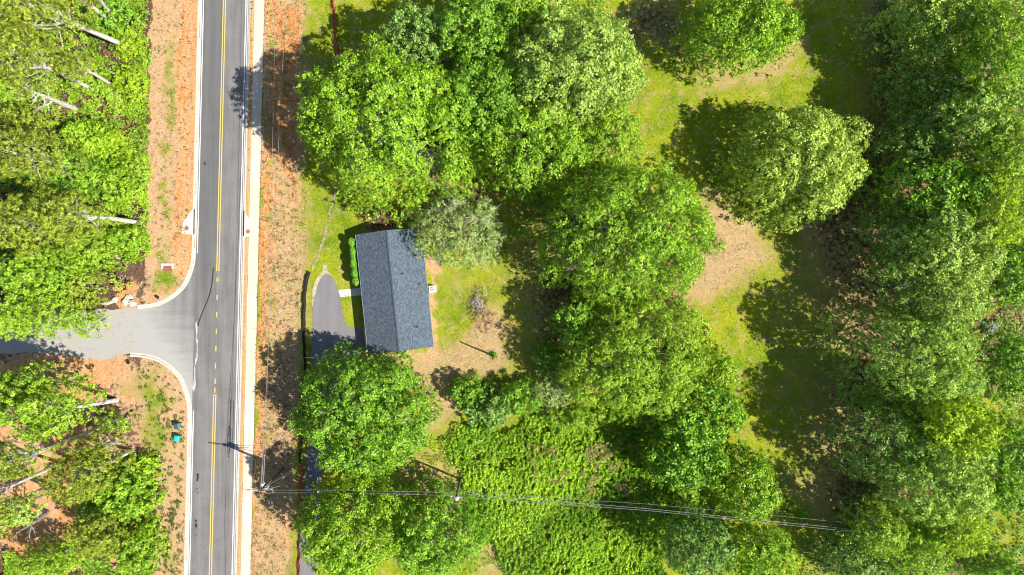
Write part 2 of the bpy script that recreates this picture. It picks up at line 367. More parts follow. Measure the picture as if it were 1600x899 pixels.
# ------------------------------------------------------------------ road, kerbs, pavement
def asphalt(name, c0, c1, wash=False):
    m, nt, b = newmat(name, .85, .25); p = pos(nt)
    mp = N(nt, 'ShaderNodeMapping'); mp.inputs['Rotation'].default_value = (0, 0, R(-1.4)); mp.inputs['Scale'].default_value = (1, .045, 1); nt.links.new(p, mp.inputs[0])
    st = noise(nt, mp.outputs[0], 1.1, 4, .6); mo = noise(nt, p, .35, 5, .65); fi = noise(nt, p, 9, 3, .8)
    f = mth(nt, 'ADD', mth(nt, 'MULTIPLY', st, .5), mth(nt, 'ADD', mth(nt, 'MULTIPLY', mo, .3), mth(nt, 'MULTIPLY', fi, .2)))
    c = ramp(nt, f, [(.39, c0), (.61, c1)])
    gr_ = noise(nt, p, 1.3, 6, .75); c = mix(nt, ramp(nt, gr_, [(.30, g3(.5)), (.42, g3(0))]), c, (.09, .085, .083)); c = mix(nt, ramp(nt, gr_, [(.60, g3(0)), (.72, g3(.35))]), c, (.34, .31, .28))
    sx = N(nt, 'ShaderNodeSeparateXYZ'); nt.links.new(p, sx.inputs[0])
    if wash:                                                         # pale gravel dust carried over the apron, thicker to the west
        d = mth(nt, 'MULTIPLY_ADD', sx.outputs[0], -.13, -6.3)
        mp2 = N(nt, 'ShaderNodeMapping'); mp2.inputs['Rotation'].default_value = (0, 0, R(-24)); mp2.inputs['Scale'].default_value = (.12, .9, 1); nt.links.new(p, mp2.inputs[0])
        sw = noise(nt, mp2.outputs[0], 1.3, 5, .6)
        yy = mth(nt, 'MULTIPLY_ADD', sx.outputs[1], -.085, -.62)
        t = mth(nt, 'ADD', mth(nt, 'ADD', d, yy), mth(nt, 'MULTIPLY_ADD', sw, .9, -.38), clamp=True)
        c = mix(nt, t, c, (.34, .33, .315))
    else:                                                            # the southbound lane is the newer, darker layer
        u = mth(nt, 'SUBTRACT', sx.outputs[0], mth(nt, 'MULTIPLY_ADD', sx.outputs[1], .0245, (XC(449.5) - 800) / 10))
        lane = N(nt, 'ShaderNodeMapRange', interpolation_type='SMOOTHSTEP'); lane.inputs[1].default_value = -.3; lane.inputs[2].default_value = .1; lane.inputs[3].default_value = 1; lane.inputs[4].default_value = 0
        nt.links.new(u, lane.inputs[0])
        fade = N(nt, 'ShaderNodeMapRange'); fade.inputs[1].default_value = -16; fade.inputs[2].default_value = 8; nt.links.new(sx.outputs[1], fade.inputs[0])
        c = mix(nt, mth(nt, 'MULTIPLY', mth(nt, 'MULTIPLY', lane.outputs[0], fade.outputs[0]), .55), c, (.085, .088, .09))
    nt.links.new(c, b.inputs['Base Color']); bump(nt, b, fi, .3, .02); return m
M_ASPH = asphalt('road_asphalt', (.13, .124, .122), (.215, .202, .196)); M_APR = asphalt('apron_asphalt', (.13, .13, .132), (.21, .205, .20), True)
M_DRIVE = asphalt('driveway_asphalt', (.17, .162, .165), (.205, .195, .20))
mb = MB(); mb.prism([g2(*p) for p in ROAD], -.2, 0); road = struct(mb.build('road', M_ASPH))
mb = MB(); mb.prism([g2(*p) for p in APRON], -.2, -.004); struct(mb.build('side_street', M_APR))
def concrete(name, a, b_, tan=True, joints=0):
    m, nt, b = newmat(name, .85, .2); p = pos(nt); f = noise(nt, p, .12, 3, .6); g = noise(nt, p, 3, 5, .7)
    c = ramp(nt, g, [(.3, a), (.7, b_)])
    if tan: c = mix(nt, ramp(nt, f, [(.36, g3(.1)), (.58, g3(.7))]), c, (.60, .46, .32))
    if joints:
        sx = N(nt, 'ShaderNodeSeparateXYZ'); nt.links.new(p, sx.inputs[0])
        w = mth(nt, 'PINGPONG', sx.outputs[1], joints / 2)
        j = N(nt, 'ShaderNodeMapRange'); j.inputs[1].default_value = 0; j.inputs[2].default_value = .05; j.inputs[3].default_value = .45; j.inputs[4].default_value = 0
        nt.links.new(w, j.inputs[0]); c = mix(nt, j.outputs[0], c, (.3, .25, .2))
    nt.links.new(c, b.inputs['Base Color']); bump(nt, b, g, .2, .02); return m
M_CONC = concrete('kerb_concrete', (.42, .39, .35), (.54, .51, .46), False, 3.0); M_WALK = concrete('pavement_concrete', (.50, .46, .42), (.62, .58, .54), True, 1.6)
M_SLAB = concrete('slab_concrete', (.52, .49, .46), (.66, .63, .60), False)
def ln(off, y0, y1): return [g2(XC(y0) + off, y0), g2(XC(y1) + off, y1)]
prof = lambda s: [(0, -.2), (0, .006), (.30 * s, .008), (.34 * s, .13), (.66 * s, .13), (.68 * s, -.2)]
def kpath(pts): return [g2(*p) for p in pts]
mb = MB(); mb.sweep(kpath([(XC(-900) - 34.5, -900), (XC(200) - 34.5, 200)] + [tuple(v) for v in catmull([(XC(340) - 34.5, 340)] + K_N, 6)]), prof(1)); struct(mb.build('kerb', M_CONC))
mb = MB(); mb.sweep(kpath([tuple(v) for v in catmull(K_S + [(XC(680) - 34.5, 680)], 6)] + [(XC(1800) - 34.5, 1800)]), prof(1)); struct(mb.build('kerb', M_CONC))
mb = MB(); mb.sweep(ln(36, -900, 1800), [(-o * .82, zz) for o, zz in prof(1)]); struct(mb.build('kerb', M_CONC))
mb = MB(); mb.sweep(ln(47.5, -900, 1800), [(0, -.2), (0, .135), (-1.52, .135), (-1.52, -.2)]); struct(mb.build('sidewalk', M_WALK))
def paint(name, c, wear=.3):
    m, nt, b = newmat(name, .6, .3); p = pos(nt); f = noise(nt, p, 6, 5, .8); nt.links.new(mix(nt, ramp(nt, f, [(.5, g3(0)), (.7, g3(wear))]), c, (.2, .19, .19)), b.inputs['Base Color']); return m
M_WHITE = paint('white_paint', (.70, .70, .71), .5); M_YEL = paint('yellow_paint', (.60, .45, .12), .5)
def stripe_mesh(mb, off, w, y0, y1): mb.sweep(ln(off, y0, y1), [(-w / 2, .004), (w / 2, .004)], closed=False)
mb = MB(); stripe_mesh(mb, -32.6, .14, -900, 396); stripe_mesh(mb, -32.6, .14, 642, 1800); stripe_mesh(mb, 33.8, .15, -900, 1800); struct(mb.build('edge_line_marking', M_WHITE))
mb = MB()
for o in (-1.7, 1.7): stripe_mesh(mb, o, .15, -900, 424); stripe_mesh(mb, o, .15, 616, 1800)
for o in (-1.2, 1.2): stripe_mesh(mb, o, .12, 434, 440)
for y0 in (461, 488, 514, 541, 568, 592, 606): stripe_mesh(mb, 0, .17, y0, y0 + 8)
struct(mb.build('centre_line_marking', M_YEL))
# gravel road with a frayed edge
rng = np.random.default_rng(5)
def fray(poly, step=.35, amp=.35, seed=3, keep=lambda p: True):
    out = []; P = [np.array(g2(*p)) for p in poly]
    for i in range(len(P)):
        a, b_ = P[i], P[(i + 1) % len(P)]; L = np.linalg.norm(b_ - a); n = max(1, int(min(L, 60) / step)); nrm = np.array([b_[1] - a[1], a[0] - b_[0]]) / max(L, 1e-6)
        for k in range(n):
            q = a + (b_ - a) * k / n; o = (fbm(np.array([q[0]]), np.array([q[1]]), 1.2, seed)[0] - .5) * 2 * amp
            out.append(tuple(q + nrm * o))
    return out
m, nt, b = newmat('gravel_pale', .95, .1); p = pos(nt); f = noise(nt, p, 12, 4, .8); f2 = noise(nt, p, .25, 4, .6)
c = ramp(nt, f, [(.3, (.27, .262, .25)), (.55, (.36, .35, .335)), (.75, (.44, .43, .41))]); f3 = noise(nt, p, 1.1, 6, .75); c = mix(nt, ramp(nt, f2, [(.40, g3(0)), (.62, g3(.55))]), c, (.38, .33, .27)); c = mix(nt, ramp(nt, f3, [(.32, g3(.55)), (.46, g3(0))]), c, (.22, .19, .16))
nt.links.new(c, b.inputs['Base Color']); bump(nt, b, f, .6, .03); M_GRAVEL = m
mb = MB(); mb.prism(fray(GRAVEL), -.15, .004); struct(mb.build('gravel_road', M_GRAVEL))
mb = MB(); mb.prism(fray([(306, 498), (308, 515), (310, 545), (308.5, 562), (305.5, 575), (306, 600), (303, 612), (301, 606), (303, 585), (303, 570), (307, 550), (306.5, 520)], .3, .2, 8), .001, .005); struct(mb.build('gravel_wash', simple('wash_grit', (.40, .39, .37), .95, .4, 2)))
M_TAR = simple('tar_black', (.03, .03, .032), .8)
mb = MB(); mb.sweep([g2(*v) for v in catmull([(333.5, 418), (331.5, 440), (327, 462), (319, 482), (313, 497), (309, 510)], 6)], [(-.09, .0035), (.09, .0035)], closed=False); struct(mb.build('tyre_mark', M_TAR))
mb = MB()
for (x, y, w, h) in ((309, 744, .25, .5), (308.5, 750, .2, .35), (307.5, 764, .1, .15), (306, 814, .18, .3), (306.5, 821, .25, .4), (306, 836, .12, .12), (320, 256, .2, .35), (309, 770, .1, .15)):
    cx, cy_ = g2(x, y); k = [random.Random(x * y + i).uniform(.6, 1.1) for i in range(9)]
    mb.prism([(cx + w * k[i] * math.cos(i * .698), cy_ + h * k[i] * math.sin(i * .698)) for i in range(9)], .001, .0045)
struct(mb.build('tar_stain', M_TAR))
mb = MB(); mb.prism([g2(*p) for p in DRIVE], -.1, .125); struct(mb.build('driveway', M_DRIVE))
mb = MB(); mb.prism(fray([(492, 441), (497, 431), (504, 424), (506, 414), (510, 414), (512, 424), (520, 431), (509, 427.5), (502, 434), (496, 445), (492.5, 460), (489, 480), (487.5, 480), (489, 455)], .3, .18, 4), .05, .128); struct(mb.build('driveway_gravel', simple('tan_gravel', (.42, .34, .25), .95, .35, 2.5)))
mb = MB(); mb.prism([g2(*p) for p in [(529, 453.2), (572, 449.5), (573, 461), (531.8, 464.2)]], .0, .14); struct(mb.build('footpath', M_SLAB))

# storm drain inlets
M_RUST = simple('rusty_iron', (.36, .13, .06), .8, .2); M_DARK = simple('dark_void', (.02, .02, .022), .9)
def inlet(poly, lid, slot, label):
    x, y = g2(*lid); e = empty('storm_drain', (x, y, .13), label, 'storm drain', 'kerbside storm drains')
    mb = MB(); mb.prism([(g2(*p)[0] - x, g2(*p)[1] - y) for p in poly], -.25, .012); mb.build('apron_slab', M_SLAB, e)
    mb = MB(); mb.tube([(0, 0, .0), (0, 0, .03)], .34, 20); mb.build('manhole_cover', M_RUST, e)
    mb = MB(); a = g2(*slot[0]); c = g2(*slot[1]); mb.sweep([(a[0] - x, a[1] - y), (c[0] - x, c[1] - y)], [(-.09, .016), (.09, .016)], closed=False); mb.build('slot', M_DARK, e)
inlet([(302.5, 325), (300, 329), (286, 349), (285, 366), (302.5, 366.5)], (292.5, 357), ((304.2, 327), (303.6, 366)), 'tan kerbside storm drain slab with round rusty cover west of the road')
inlet([(381.5, 329), (386, 337), (391.5, 345), (391.5, 370), (381.5, 370)], (388, 362), ((381.7, 330), (381.2, 369)), 'tan storm drain slab with round rusty cover between road and sidewalk')
x, y = g2(262.5, 417); e = empty('drain_box', (x, y, .1), 'small white concrete drain box with brick red throat in grassy verge', 'drain')
mb = MB(); mb.box((0, .32, .12), (1.9, .35, .4)); mb.box((-.8, -.05, .1), (.3, .5, .34)); mb.box((.85, -.05, .1), (.22, .5, .34)); mb.build('headwall', M_SLAB, e)
mb = MB(); mb.box((.05, -.28, .06), (1.3, .75, .2)); mb.build('brick_throat', simple('brick_red', (.27, .1, .07), .85, .3, 9), e)

# ------------------------------------------------------------------ house
hc = (at(556, 365, 2.9) + at(678, 545, 2.9) + at(576, 550, 2.9) + at(655.5, 358, 2.9)) / 4
house = empty('house', (hc[0], hc[1], .1), 'long single storey house under a blue grey shingle gable roof', 'house', rz=R(6.0))
HL, HW, EV, RG = 18.2, 9.95, 2.75, 4.75; wl, ww = 17.3, 9.1
def siding(name, c):
    m, nt, b = newmat(name, .6, .3); v = objc(nt); sx = N(nt, 'ShaderNodeSeparateXYZ'); nt.links.new(v, sx.inputs[0])
    w = mth(nt, 'PINGPONG', sx.outputs[2], .1); nt.links.new(ramp(nt, mth(nt, 'MULTIPLY', w, 10), [(0, [x * .6 for x in c]), (.25, c)]), b.inputs['Base Color']); return m
M_SIDE = siding('cream_siding', (.62, .57, .48))
mb = MB()                                                            # one gabled shell
V = []
for y in (-wl / 2, wl / 2): V += [(-ww / 2, y, -.2), (ww / 2, y, -.2), (ww / 2, y, EV - .05), (0, y, RG - .32), (-ww / 2, y, EV - .05)]
mb.add(V, [(0, 1, 2, 3, 4), (9, 8, 7, 6, 5), (0, 5, 6, 1), (1, 6, 7, 2), (2, 7, 8, 3), (3, 8, 9, 4), (4, 9, 5, 0)]); mb.build('wall', M_SIDE, house)
m, nt, b = newmat('shingles', .85, .25); v = objc(nt)
br = N(nt, 'ShaderNodeTexBrick'); br.inputs['Scale'].default_value = 1; br.inputs['Brick Width'].default_value = .26; br.inputs['Row Height'].default_value = .17; br.inputs['Mortar Size'].default_value = .012
br.inputs['Color1'].default_value = (0, 0, 0, 1); br.inputs['Color2'].default_value = (1, 1, 1, 1); br.inputs['Mortar'].default_value = (.15, .15, .15, 1); br.inputs['Bias'].default_value = 0
mp = N(nt, 'ShaderNodeMapping'); mp.inputs['Rotation'].default_value = (0, 0, R(90)); nt.links.new(v, mp.inputs[0]); nt.links.new(mp.outputs[0], br.inputs['Vector'])
f = mth(nt, 'ADD', mth(nt, 'MULTIPLY', br.outputs['Color'], .42), mth(nt, 'MULTIPLY', noise(nt, v, 8, 4, .85), .75))
c = ramp(nt, f, [(.3, (.045, .062, .083)), (.55, (.08, .106, .133)), (.85, (.135, .170, .20))]); nt.links.new(c, b.inputs['Base Color']); bump(nt, b, f, .5, .03); M_SHIN = m
roof = None
for s in (-1, 1):
    mb = MB(); a0, a1 = 0.0, s * HW / 2
    V = [(a0, -HL / 2, RG), (a1, -HL / 2, EV), (a1, HL / 2, EV), (a0, HL / 2, RG)]; V += [(x, y, zz - .14) for x, y, zz in V]
    mb.add(V, [(0, 1, 2, 3), (7, 6, 5, 4), (0, 4, 5, 1), (1, 5, 6, 2), (2, 6, 7, 3), (3, 7, 4, 0)])
    o = mb.build('roof_slope', M_SHIN, house)
    if s == 1: roof = o
    mb = MB(); mb.box((s * (HW / 2 + .055), 0, EV - .09), (.1, HL, .13)); mb.build('gutter', simple('gutter_grey', (.2, .22, .24), .5), house)
mb = MB(); n = 46
for i in range(n):
    yy = -HL / 2 + HL * (i + .5) / n
    for s in (-1, 1):
        mb.add([(0, yy - .2, RG + .035), (s * .17, yy - .2, RG - .035), (s * .17, yy + .2, RG - .055), (0, yy + .2, RG + .012)], [(0, 1, 2, 3) if s > 0 else (3, 2, 1, 0)])
mb.build('ridge_cap', simple('ridge_shingle', (.05, .065, .085), .85, .3, 5), house)
M_BLACK = simple('black_rubber', (.02, .02, .022), .6)
for (x, y) in ((1.6, 2.4), (3.9, .6), (2.9, -5.8)):
    zz = RG - (RG - EV) * x / (HW / 2); mb = MB(); mb.tube([(x, y, zz - .05), (x, y, zz + .3)], .06, 10); mb.tube([(x, y, zz - .03), (x, y, zz + .06)], [.16, .09], 12); mb.build('vent_pipe', M_BLACK, roof)
M_GLASS, nt, b = newmat('window_glass', .05, .6); b.inputs['Base Color'].default_value = (.03, .04, .05, 1); M_TRIM = simple('white_trim', (.75, .74, .72), .5)
for s in (-1, 1):
    for yy in ((5.8, 2.2, -4.6, -7.0) if s > 0 else (6.2, 3.0, -3.6)):
        w = MB(); X = s * (ww / 2 + .03)
        for dy in (-.55, .55): w.box((X, yy + dy, 1.65), (.08, .1, 1.3))
        for dz in (1.0, 2.3): w.box((X, yy, dz), (.08, 1.2, .1))
        wo_ = w.build('window', M_TRIM, house); g = MB(); g.box((s * (ww / 2 + .012), yy, 1.65), (.02, 1.0, 1.2)); g.build('pane', M_GLASS, wo_)
    d = MB(); d.box((s * (ww / 2 + .03), -.2 if s < 0 else -1.4, 1.1), (.07, .95, 2.05)); do = d.build('door', simple('door_red', (.25, .06, .05), .5), house)
    k = MB(); k.tube([(s * (ww / 2 + .06), (.15 if s < 0 else -1.05), 1.05), (s * (ww / 2 + .14), (.15 if s < 0 else -1.05), 1.05)], .035, 8); k.build('handle', simple('brass', (.6, .45, .2), .3, metal=1), do)
mb = MB(); mb.box((-ww / 2 - .75, -7.2, .06), (1.1, 3.6, .3)); mb.box((-ww / 2 - .35, -7.2, .28), (.3, 3.2, .18)); mb.build('stoop', M_SLAB, house)
mb = MB(); mb.box((0, -wl / 2 - .35, -.02), (8.6, .5, .22)); mb.build('foundation_step', M_SLAB, house)

x, y = g2(676, 451.5); e = empty('air_conditioner', (x, y, .1), 'white air conditioning unit on a pad against the house', 'air conditioner', rz=R(6))
mb = MB(); mb.box((0, 0, .04), (1.15, 1.15, .1)); mb.build('pad', M_SLAB, e)
M_AC = simple('ac_white', (.72, .73, .72), .45); mb = MB()
for dx in (-.4, .4):
    for dy in (-.4, .4): mb.box((dx, dy, .5), (.08, .08, .82))
for k in range(12): mb.box((0, 0, .14 + k * .06), (.84, .84, .03))
mb.box((0, 0, .93), (.9, .9, .05)); mb.build('casing', M_AC, e)
mb = MB(); mb.tube([(0, 0, .955), (0, 0, .965)], .33, 20); fo = mb.build('fan_opening', simple('fan_dark', (.1, .13, .15), .6), e)
mb = MB()
for k in range(5):
    a = k * 1.2566; mb.box((.15 * math.cos(a), .15 * math.sin(a), .975), (.26, .1, .012), rz=a)
mb.tube([(0, 0, .965), (0, 0, .99)], .07, 10); mb.build('fan_blade', simple('fan_grey', (.5, .55, .58), .4), e)

# ------------------------------------------------------------------ small things
def bin_(px, py, lidc, bodyc, label, rz):
    x, y = g2(px, py); e = empty('wheeled_bin', (x, y, .1), label, 'bin', 'wheeled bins by the kerb', rz)
    bm_ = simple('bin_body', bodyc, .5); V = []
    for zz, s in ((.12, .78), (1.0, 1.0)):
        V += [(-.33 * s, -.38 * s, zz), (.33 * s, -.38 * s, zz), (.33 * s, .38 * s, zz), (-.33 * s, .38 * s, zz)]
    mb = MB(); mb.add(V, [(3, 2, 1, 0), (4, 5, 6, 7), (0, 1, 5, 4), (1, 2, 6, 5), (2, 3, 7, 6), (3, 0, 4, 7)]); mb.build('body', bm_, e)
    mb = MB(); hx, hy = .37, .43
    mb.add([(-hx, -hy, 1.01), (hx, -hy, 1.01), (hx, hy, 1.01), (-hx, hy, 1.01), (-hx, -hy, 1.06), (hx, -hy, 1.06), (hx, hy, 1.06), (-hx, hy, 1.06), (-hx * .7, -hy * .7, 1.13), (hx * .7, -hy * .7, 1.13), (hx * .7, hy * .7, 1.13), (-hx * .7, hy * .7, 1.13)],
           [(3, 2, 1, 0), (0, 1, 5, 4), (1, 2, 6, 5), (2, 3, 7, 6), (3, 0, 4, 7), (4, 5, 9, 8), (5, 6, 10, 9), (6, 7, 11, 10), (7, 4, 8, 11), (8, 9, 10, 11)])
    mb.build('lid', simple('bin_lid', lidc, .45), e)
    mb = MB(); mb.tube([(.42, -.25, 1.0), (.5, -.25, 1.02), (.5, .25, 1.02), (.42, .25, 1.0)], .025, 6); mb.build('handle', bm_, e)
    for dy in (-.3, .3): mb = MB(); mb.tube([(.3, dy - .04, .14), (.3, dy + .04, .14)], .14, 14); mb.build('wheel', M_BLACK, e)
bin_(281, 664, (.04, .09, .13), (.03, .28, .2), 'wheeled bin with dark slate lid, north of the turquoise one', R(4))
bin_(281, 683, (.01, .5, .42), (.02, .36, .3), 'bright turquoise wheeled bin with turquoise lid by the kerb', R(-3))

def ribbon_fence(name, pts, h, mat, label, lean=.25, wav=.1, stakes=2.2, seed=1, cat='silt fence'):
    P = [np.array(g2(*v)) for v in catmull(pts, 10)]; e = empty(name, (P[0][0], P[0][1], .08), label, cat); r = random.Random(seed); mb = MB(); nn = len(P); rows = 4; acc = 0; last = -9; st = []
    base = 0
    for i, p_ in enumerate(P):
        d = P[min(i + 1, nn - 1)] - P[max(i - 1, 0)]; d = d / np.linalg.norm(d); nrm = np.array([d[1], -d[0]])
        acc += 0 if i == 0 else np.linalg.norm(p_ - P[i - 1]); w = r.uniform(-wav, wav)
        for k in range(rows):
            t = k / (rows - 1); o = nrm * (lean * t + w * t + math.sin(acc * 2.1) * wav * .5); mb.v.append((p_[0] + o[0] - P[0][0], p_[1] + o[1] - P[0][1], h * t * (1 - .25 * abs(w) / max(wav, .01))))
        if acc - last > stakes: last = acc; st.append((p_ - P[0], nrm))
    for i in range(nn - 1):
        for k in range(rows - 1): q = i * rows + k; mb.f.append([q, q + 1, q + rows + 1, q + rows])
    o = mb.build('fabric', mat, e); sm = o.modifiers.new('s', 'SOLIDIFY'); sm.thickness = .02
    for (q, nrm) in st[:60]:
        s = MB(); s.box((q[0] - nrm[0] * .06, q[1] - nrm[1] * .06, h * .5 + .05), (.05, .05, h + .2)); s.build('stake', M_DARKBARK, e)
M_BFAB = simple('black_fabric', (.018, .018, .02), .8, .3, 4); M_RFAB = simple('red_fabric', (.36, .06, .045), .75, .35, 2); M_GFAB = simple('grey_fabric', (.26, .22, .15), .9, .45, 1.5)
ribbon_fence('silt_fence', [(486, 426), (482.5, 438), (479.5, 455), (478, 480), (478, 505), (477, 530), (479, 560), (479, 600), (476, 660), (470, 722)], .8, M_BFAB, 'black fabric silt fence curving along the west side of the driveway', .18, .06, 3.0, 2)
ribbon_fence('silt_fence', [(470, 724), (469, 745), (467, 770), (466.5, 800), (465, 840), (463, 899), (460, 960)], .7, M_RFAB, 'maroon red silt fence beside the lower end of the driveway', -.62, .16, 2.0, 4)
ribbon_fence('silt_fence', [(515, -60), (516, 0), (519.5, 25), (521, 45), (523, 100), (526, 180), (527, 250), (528, 290)], .7, M_RFAB, 'maroon red silt fence running north under the big maple crown', -.6, .14, 2.0, 5)
ribbon_fence('fallen_fence', [(527, 292), (523, 310), (518, 330), (513.5, 352), (508, 372), (501, 392), (495, 408), (489, 422)], .1, M_GFAB, 'grey fallen silt fence fabric lying in a line across the lawn', .24, .2, 99, 6)

# sign on a post, seen from behind
x, y = g2(219, 573); e = empty('road_sign', (x, y, .1), 'octagonal road sign on a thin post south of the gravel road mouth', 'road sign')
mb = MB(); mb.tube([(0, 0, -.1), (0, 0, 2.5)], .035, 8); mb.build('post', simple('galvanised', (.3, .25, .2), .5), e)
mb = MB(); o8 = [(.42 * math.cos(a), .42 * math.sin(a)) for a in [R(22.5 + 45 * k) for k in range(8)]]
mb.add([(-.05, a, 2.15 + c) for a, c in o8] + [(-.035, a, 2.15 + c) for a, c in o8], [tuple(range(8))[::-1], tuple(range(8, 16))] + [(k, (k + 1) % 8, 8 + (k + 1) % 8, 8 + k) for k in range(8)]); mb.build('panel', simple('sign_back', (.2, .09, .06), .5), e)

def rock(px, py, s, mat, label, name='rubble_slab', group=None, seed=0, flat=.35):
    x, y = g2(px, py); r = random.Random(seed); bm = bmesh.new(); bmesh.ops.create_icosphere(bm, subdivisions=2, radius=1)
    for v in bm.verts:
        v.co = Vector((round(v.co.x * 1.6) / 1.6 * .5 + v.co.x * .5, round(v.co.y * 1.6) / 1.6 * .5 + v.co.y * .5, v.co.z)); v.co *= r.uniform(.85, 1.12); v.co = Vector((v.co.x * s[0] / 2, v.co.y * s[1] / 2, v.co.z * flat * min(s)))
    me = bpy.data.meshes.new(name); bm.to_mesh(me); bm.free(); o = link(name, me, mat); o.location = (x, y, .12 + flat * min(s) * .5); o.rotation_euler = (r.uniform(-.1, .1), r.uniform(-.1, .1), r.uniform(-.4, .4)); tag(o, label, 'rubble', group); return o
M_RUB = simple('rubble_grey', (.46, .42, .37), .9, .25, 2)
rock(170, 473, (2.4, .7), M_RUB, 'longest flat pale concrete slab beside the gravel road', group='broken concrete slabs at the gravel edge', seed=1)
rock(181, 468.5, (1.0, 1.0), M_RUB, 'squarish concrete lump just past the long pale slab', group='broken concrete slabs at the gravel edge', seed=2)
rock(198, 472, (1.2, 1.3), M_RUB, 'tall tan concrete chunk between the orange patch and the kerb end', group='broken concrete slabs at the gravel edge', seed=3)
rock(208, 474, (1.3, 1.2), M_RUB, 'tan concrete chunk touching the end of the northern kerb', group='broken concrete slabs at the gravel edge', seed=4)
rock(203, 464, (1.3, .8), M_RUB, 'grey concrete chunk highest up the clay bank', group='broken concrete slabs at the gravel edge', seed=5)
rock(147, 476, (.8, .4), M_RUB, 'smallest concrete fragment at the west end of the rubble', group='broken concrete slabs at the gravel edge', seed=6)
mb = MB(); mb.tube([(*g2(*v), .2 + .1 * math.sin(i)) for i, v in enumerate(catmull([(182, 457), (190, 456), (196, 451), (197, 446), (193, 447), (194, 452), (199, 452)], 5))], .09, 6)
tag(mb.build('hose', M_BLACK), 'black curled hose lying on the orange clay', 'hose')
mb = MB(); mb.add([(*g2(243, 460), .12), (*g2(249, 463), .14), (*g2(247, 468), .12), (*g2(244, 464), .5), (*g2(250, 466), .2)], [(0, 1, 3), (1, 4, 3), (4, 2, 3), (2, 0, 3), (0, 2, 4, 1)])
tag(mb.build('plastic_scrap', M_BLACK), 'crumpled black plastic scrap on the verge inside the kerb bend', 'litter')

# utility poles and wires
M_POLE = simple('pole_wood', (.14, .11, .09), .85, .25, 3); M_POLEG = simple('pole_grey', (.42, .40, .37), .8, .2, 3); M_WIRE = simple('wire_alu', (.22, .21, .20), .5, .1, spec=.4); M_WIREB = simple('wire_black', (.03, .03, .035), .5); M_CER = simple('insulator', (.6, .6, .58), .3); M_TRF = simple('transformer_grey', (.55, .57, .58), .4)
def pole(base, topv, h, label, arms, rad=.17, name='utility_pole', extra=None):
    b0 = at(*base, 0); t0 = at(*topv, h) if topv else np.array([b0[0], b0[1], h]); e = empty(name, (b0[0], b0[1], .05), label, 'utility pole')
    d = t0 - b0; mb = MB(); mb.tube([(0, 0, -.3), tuple(d)], [rad * 1.15, rad * .75], 12); mb.build('pole_shaft', M_POLE, e)
    for (zf, L, ang, off) in arms:
        c_ = d * zf; a = R(ang); mb = MB(); mb.box((c_[0] + off * math.cos(a), c_[1] + off * math.sin(a), c_[2]), (L, .12, .14), rz=a); arm = mb.build('crossarm', M_POLEG, e)
        for k in (-.45, -.15, .45):
            q = MB(); X, Y = c_[0] + (off + k * L) * math.cos(a), c_[1] + (off + k * L) * math.sin(a); q.tube([(X, Y, c_[2] + .06), (X, Y, c_[2] + .14), (X, Y, c_[2] + .3)], [.05, .09, .05], 8); q.build('insulator', M_CER, arm)
    return e, d
p1, d1 = pole((443, 732), (406, 768), 11.3, 'tall wooden utility pole with crossarms beside the sidewalk', [(.985, 3.2, -6, -.9), (.93, 2.2, 4, .5)], .2)
for (dx, dy) in ((.45, .1), (-.1, .5)):
    q = MB(); c_ = d1 * .86; q.tube([(c_[0] + dx, c_[1] + dy, c_[2] - .5), (c_[0] + dx, c_[1] + dy, c_[2] + .35), (c_[0] + dx, c_[1] + dy, c_[2] + .45)], [.24, .24, .1], 12); q.build('transformer', M_TRF, p1)
q = MB(); q.tube([tuple(d1 * .9), (4.0, 1.2, .0)], .03, 6); q.build('guy_wire', M_WIRE, p1)
p2, d2 = pole((719.5, 748.5), (712.5, 777), 9.3, 'wooden utility pole with a transformer at the edge of the vines', [(.97, 1.6, -5, 0)], .17)
q = MB(); c_ = d2 * .9; q.tube([(c_[0] + .1, c_[1] - .4, c_[2] - .5), (c_[0] + .1, c_[1] - .4, c_[2] + .35), (c_[0] + .1, c_[1] - .4, c_[2] + .45)], [.3, .3, .12], 14); q.build('transformer', M_TRF, p2)
q = MB(); c_ = d2 * .45; q.box((c_[0] - .3, c_[1] + .1, c_[2]), (.35, .3, .7)); q.build('meter_box', M_TRF, p2)
p3, d3 = pole((771, 556), None, 6.1, 'short dark service pole wrapped in vine on the back lawn', [], .13)
def wire(pts, label, r=.035, sag=1.0, mat=None, grp='overhead wires', name='overhead_wire'):
    """pts: (px,py,h) supports"""
    P = [at(*p) for p in pts]; out = []
    for a, c_ in zip(P[:-1], P[1:]):
        n = 20
        for k in range(n): t = k / n; q = a * (1 - t) + c_ * t; q[2] -= sag * 4 * t * (1 - t); out.append(q)
    out.append(P[-1]); mb = MB(); mb.tube([tuple(q) for q in out], r * .72, 5); return tag(mb.build(name, mat or M_WIRE), label, 'wire', grp)
wire([(407, 766, 11), (430.5, 300, 10.6), (446, 0, 10.6), (455, -200, 10)], 'overhead wire furthest from the road, north of the sidewalk pole', .035, .3)
wire([(409.5, 766, 11), (416, 660, 10.6), (430, 0, 10.2), (436, -200, 10)], 'overhead wire closest to the sidewalk, north of the pole', .03, .2)
wire([(408, 764, 10.2), (412.5, 684, 10.4)], 'bright thick cable running a short way north off the pole', .07, .1)
wire([(411, 764, 9.8), (415, 684, 10.0)], 'thick cable paired with the bright one north of the pole', .05, .1)
wire([(406, 770, 10.9), (403, 899, 10.6), (402, 1100, 10.6)], 'thin overhead wire heading south above the clay verge', .028, .2)
wire([(385, 767, 11.0), (455, 766, 10.8), (545, 767, 10.5), (713, 770, 9.2)], 'northern wire between the two wooden poles', .035, .12)
wire([(408, 771, 11.0), (455, 770.5, 10.8), (560, 771, 10.2), (712, 775, 9.2)], 'southern wire between the two wooden poles', .035, .1)
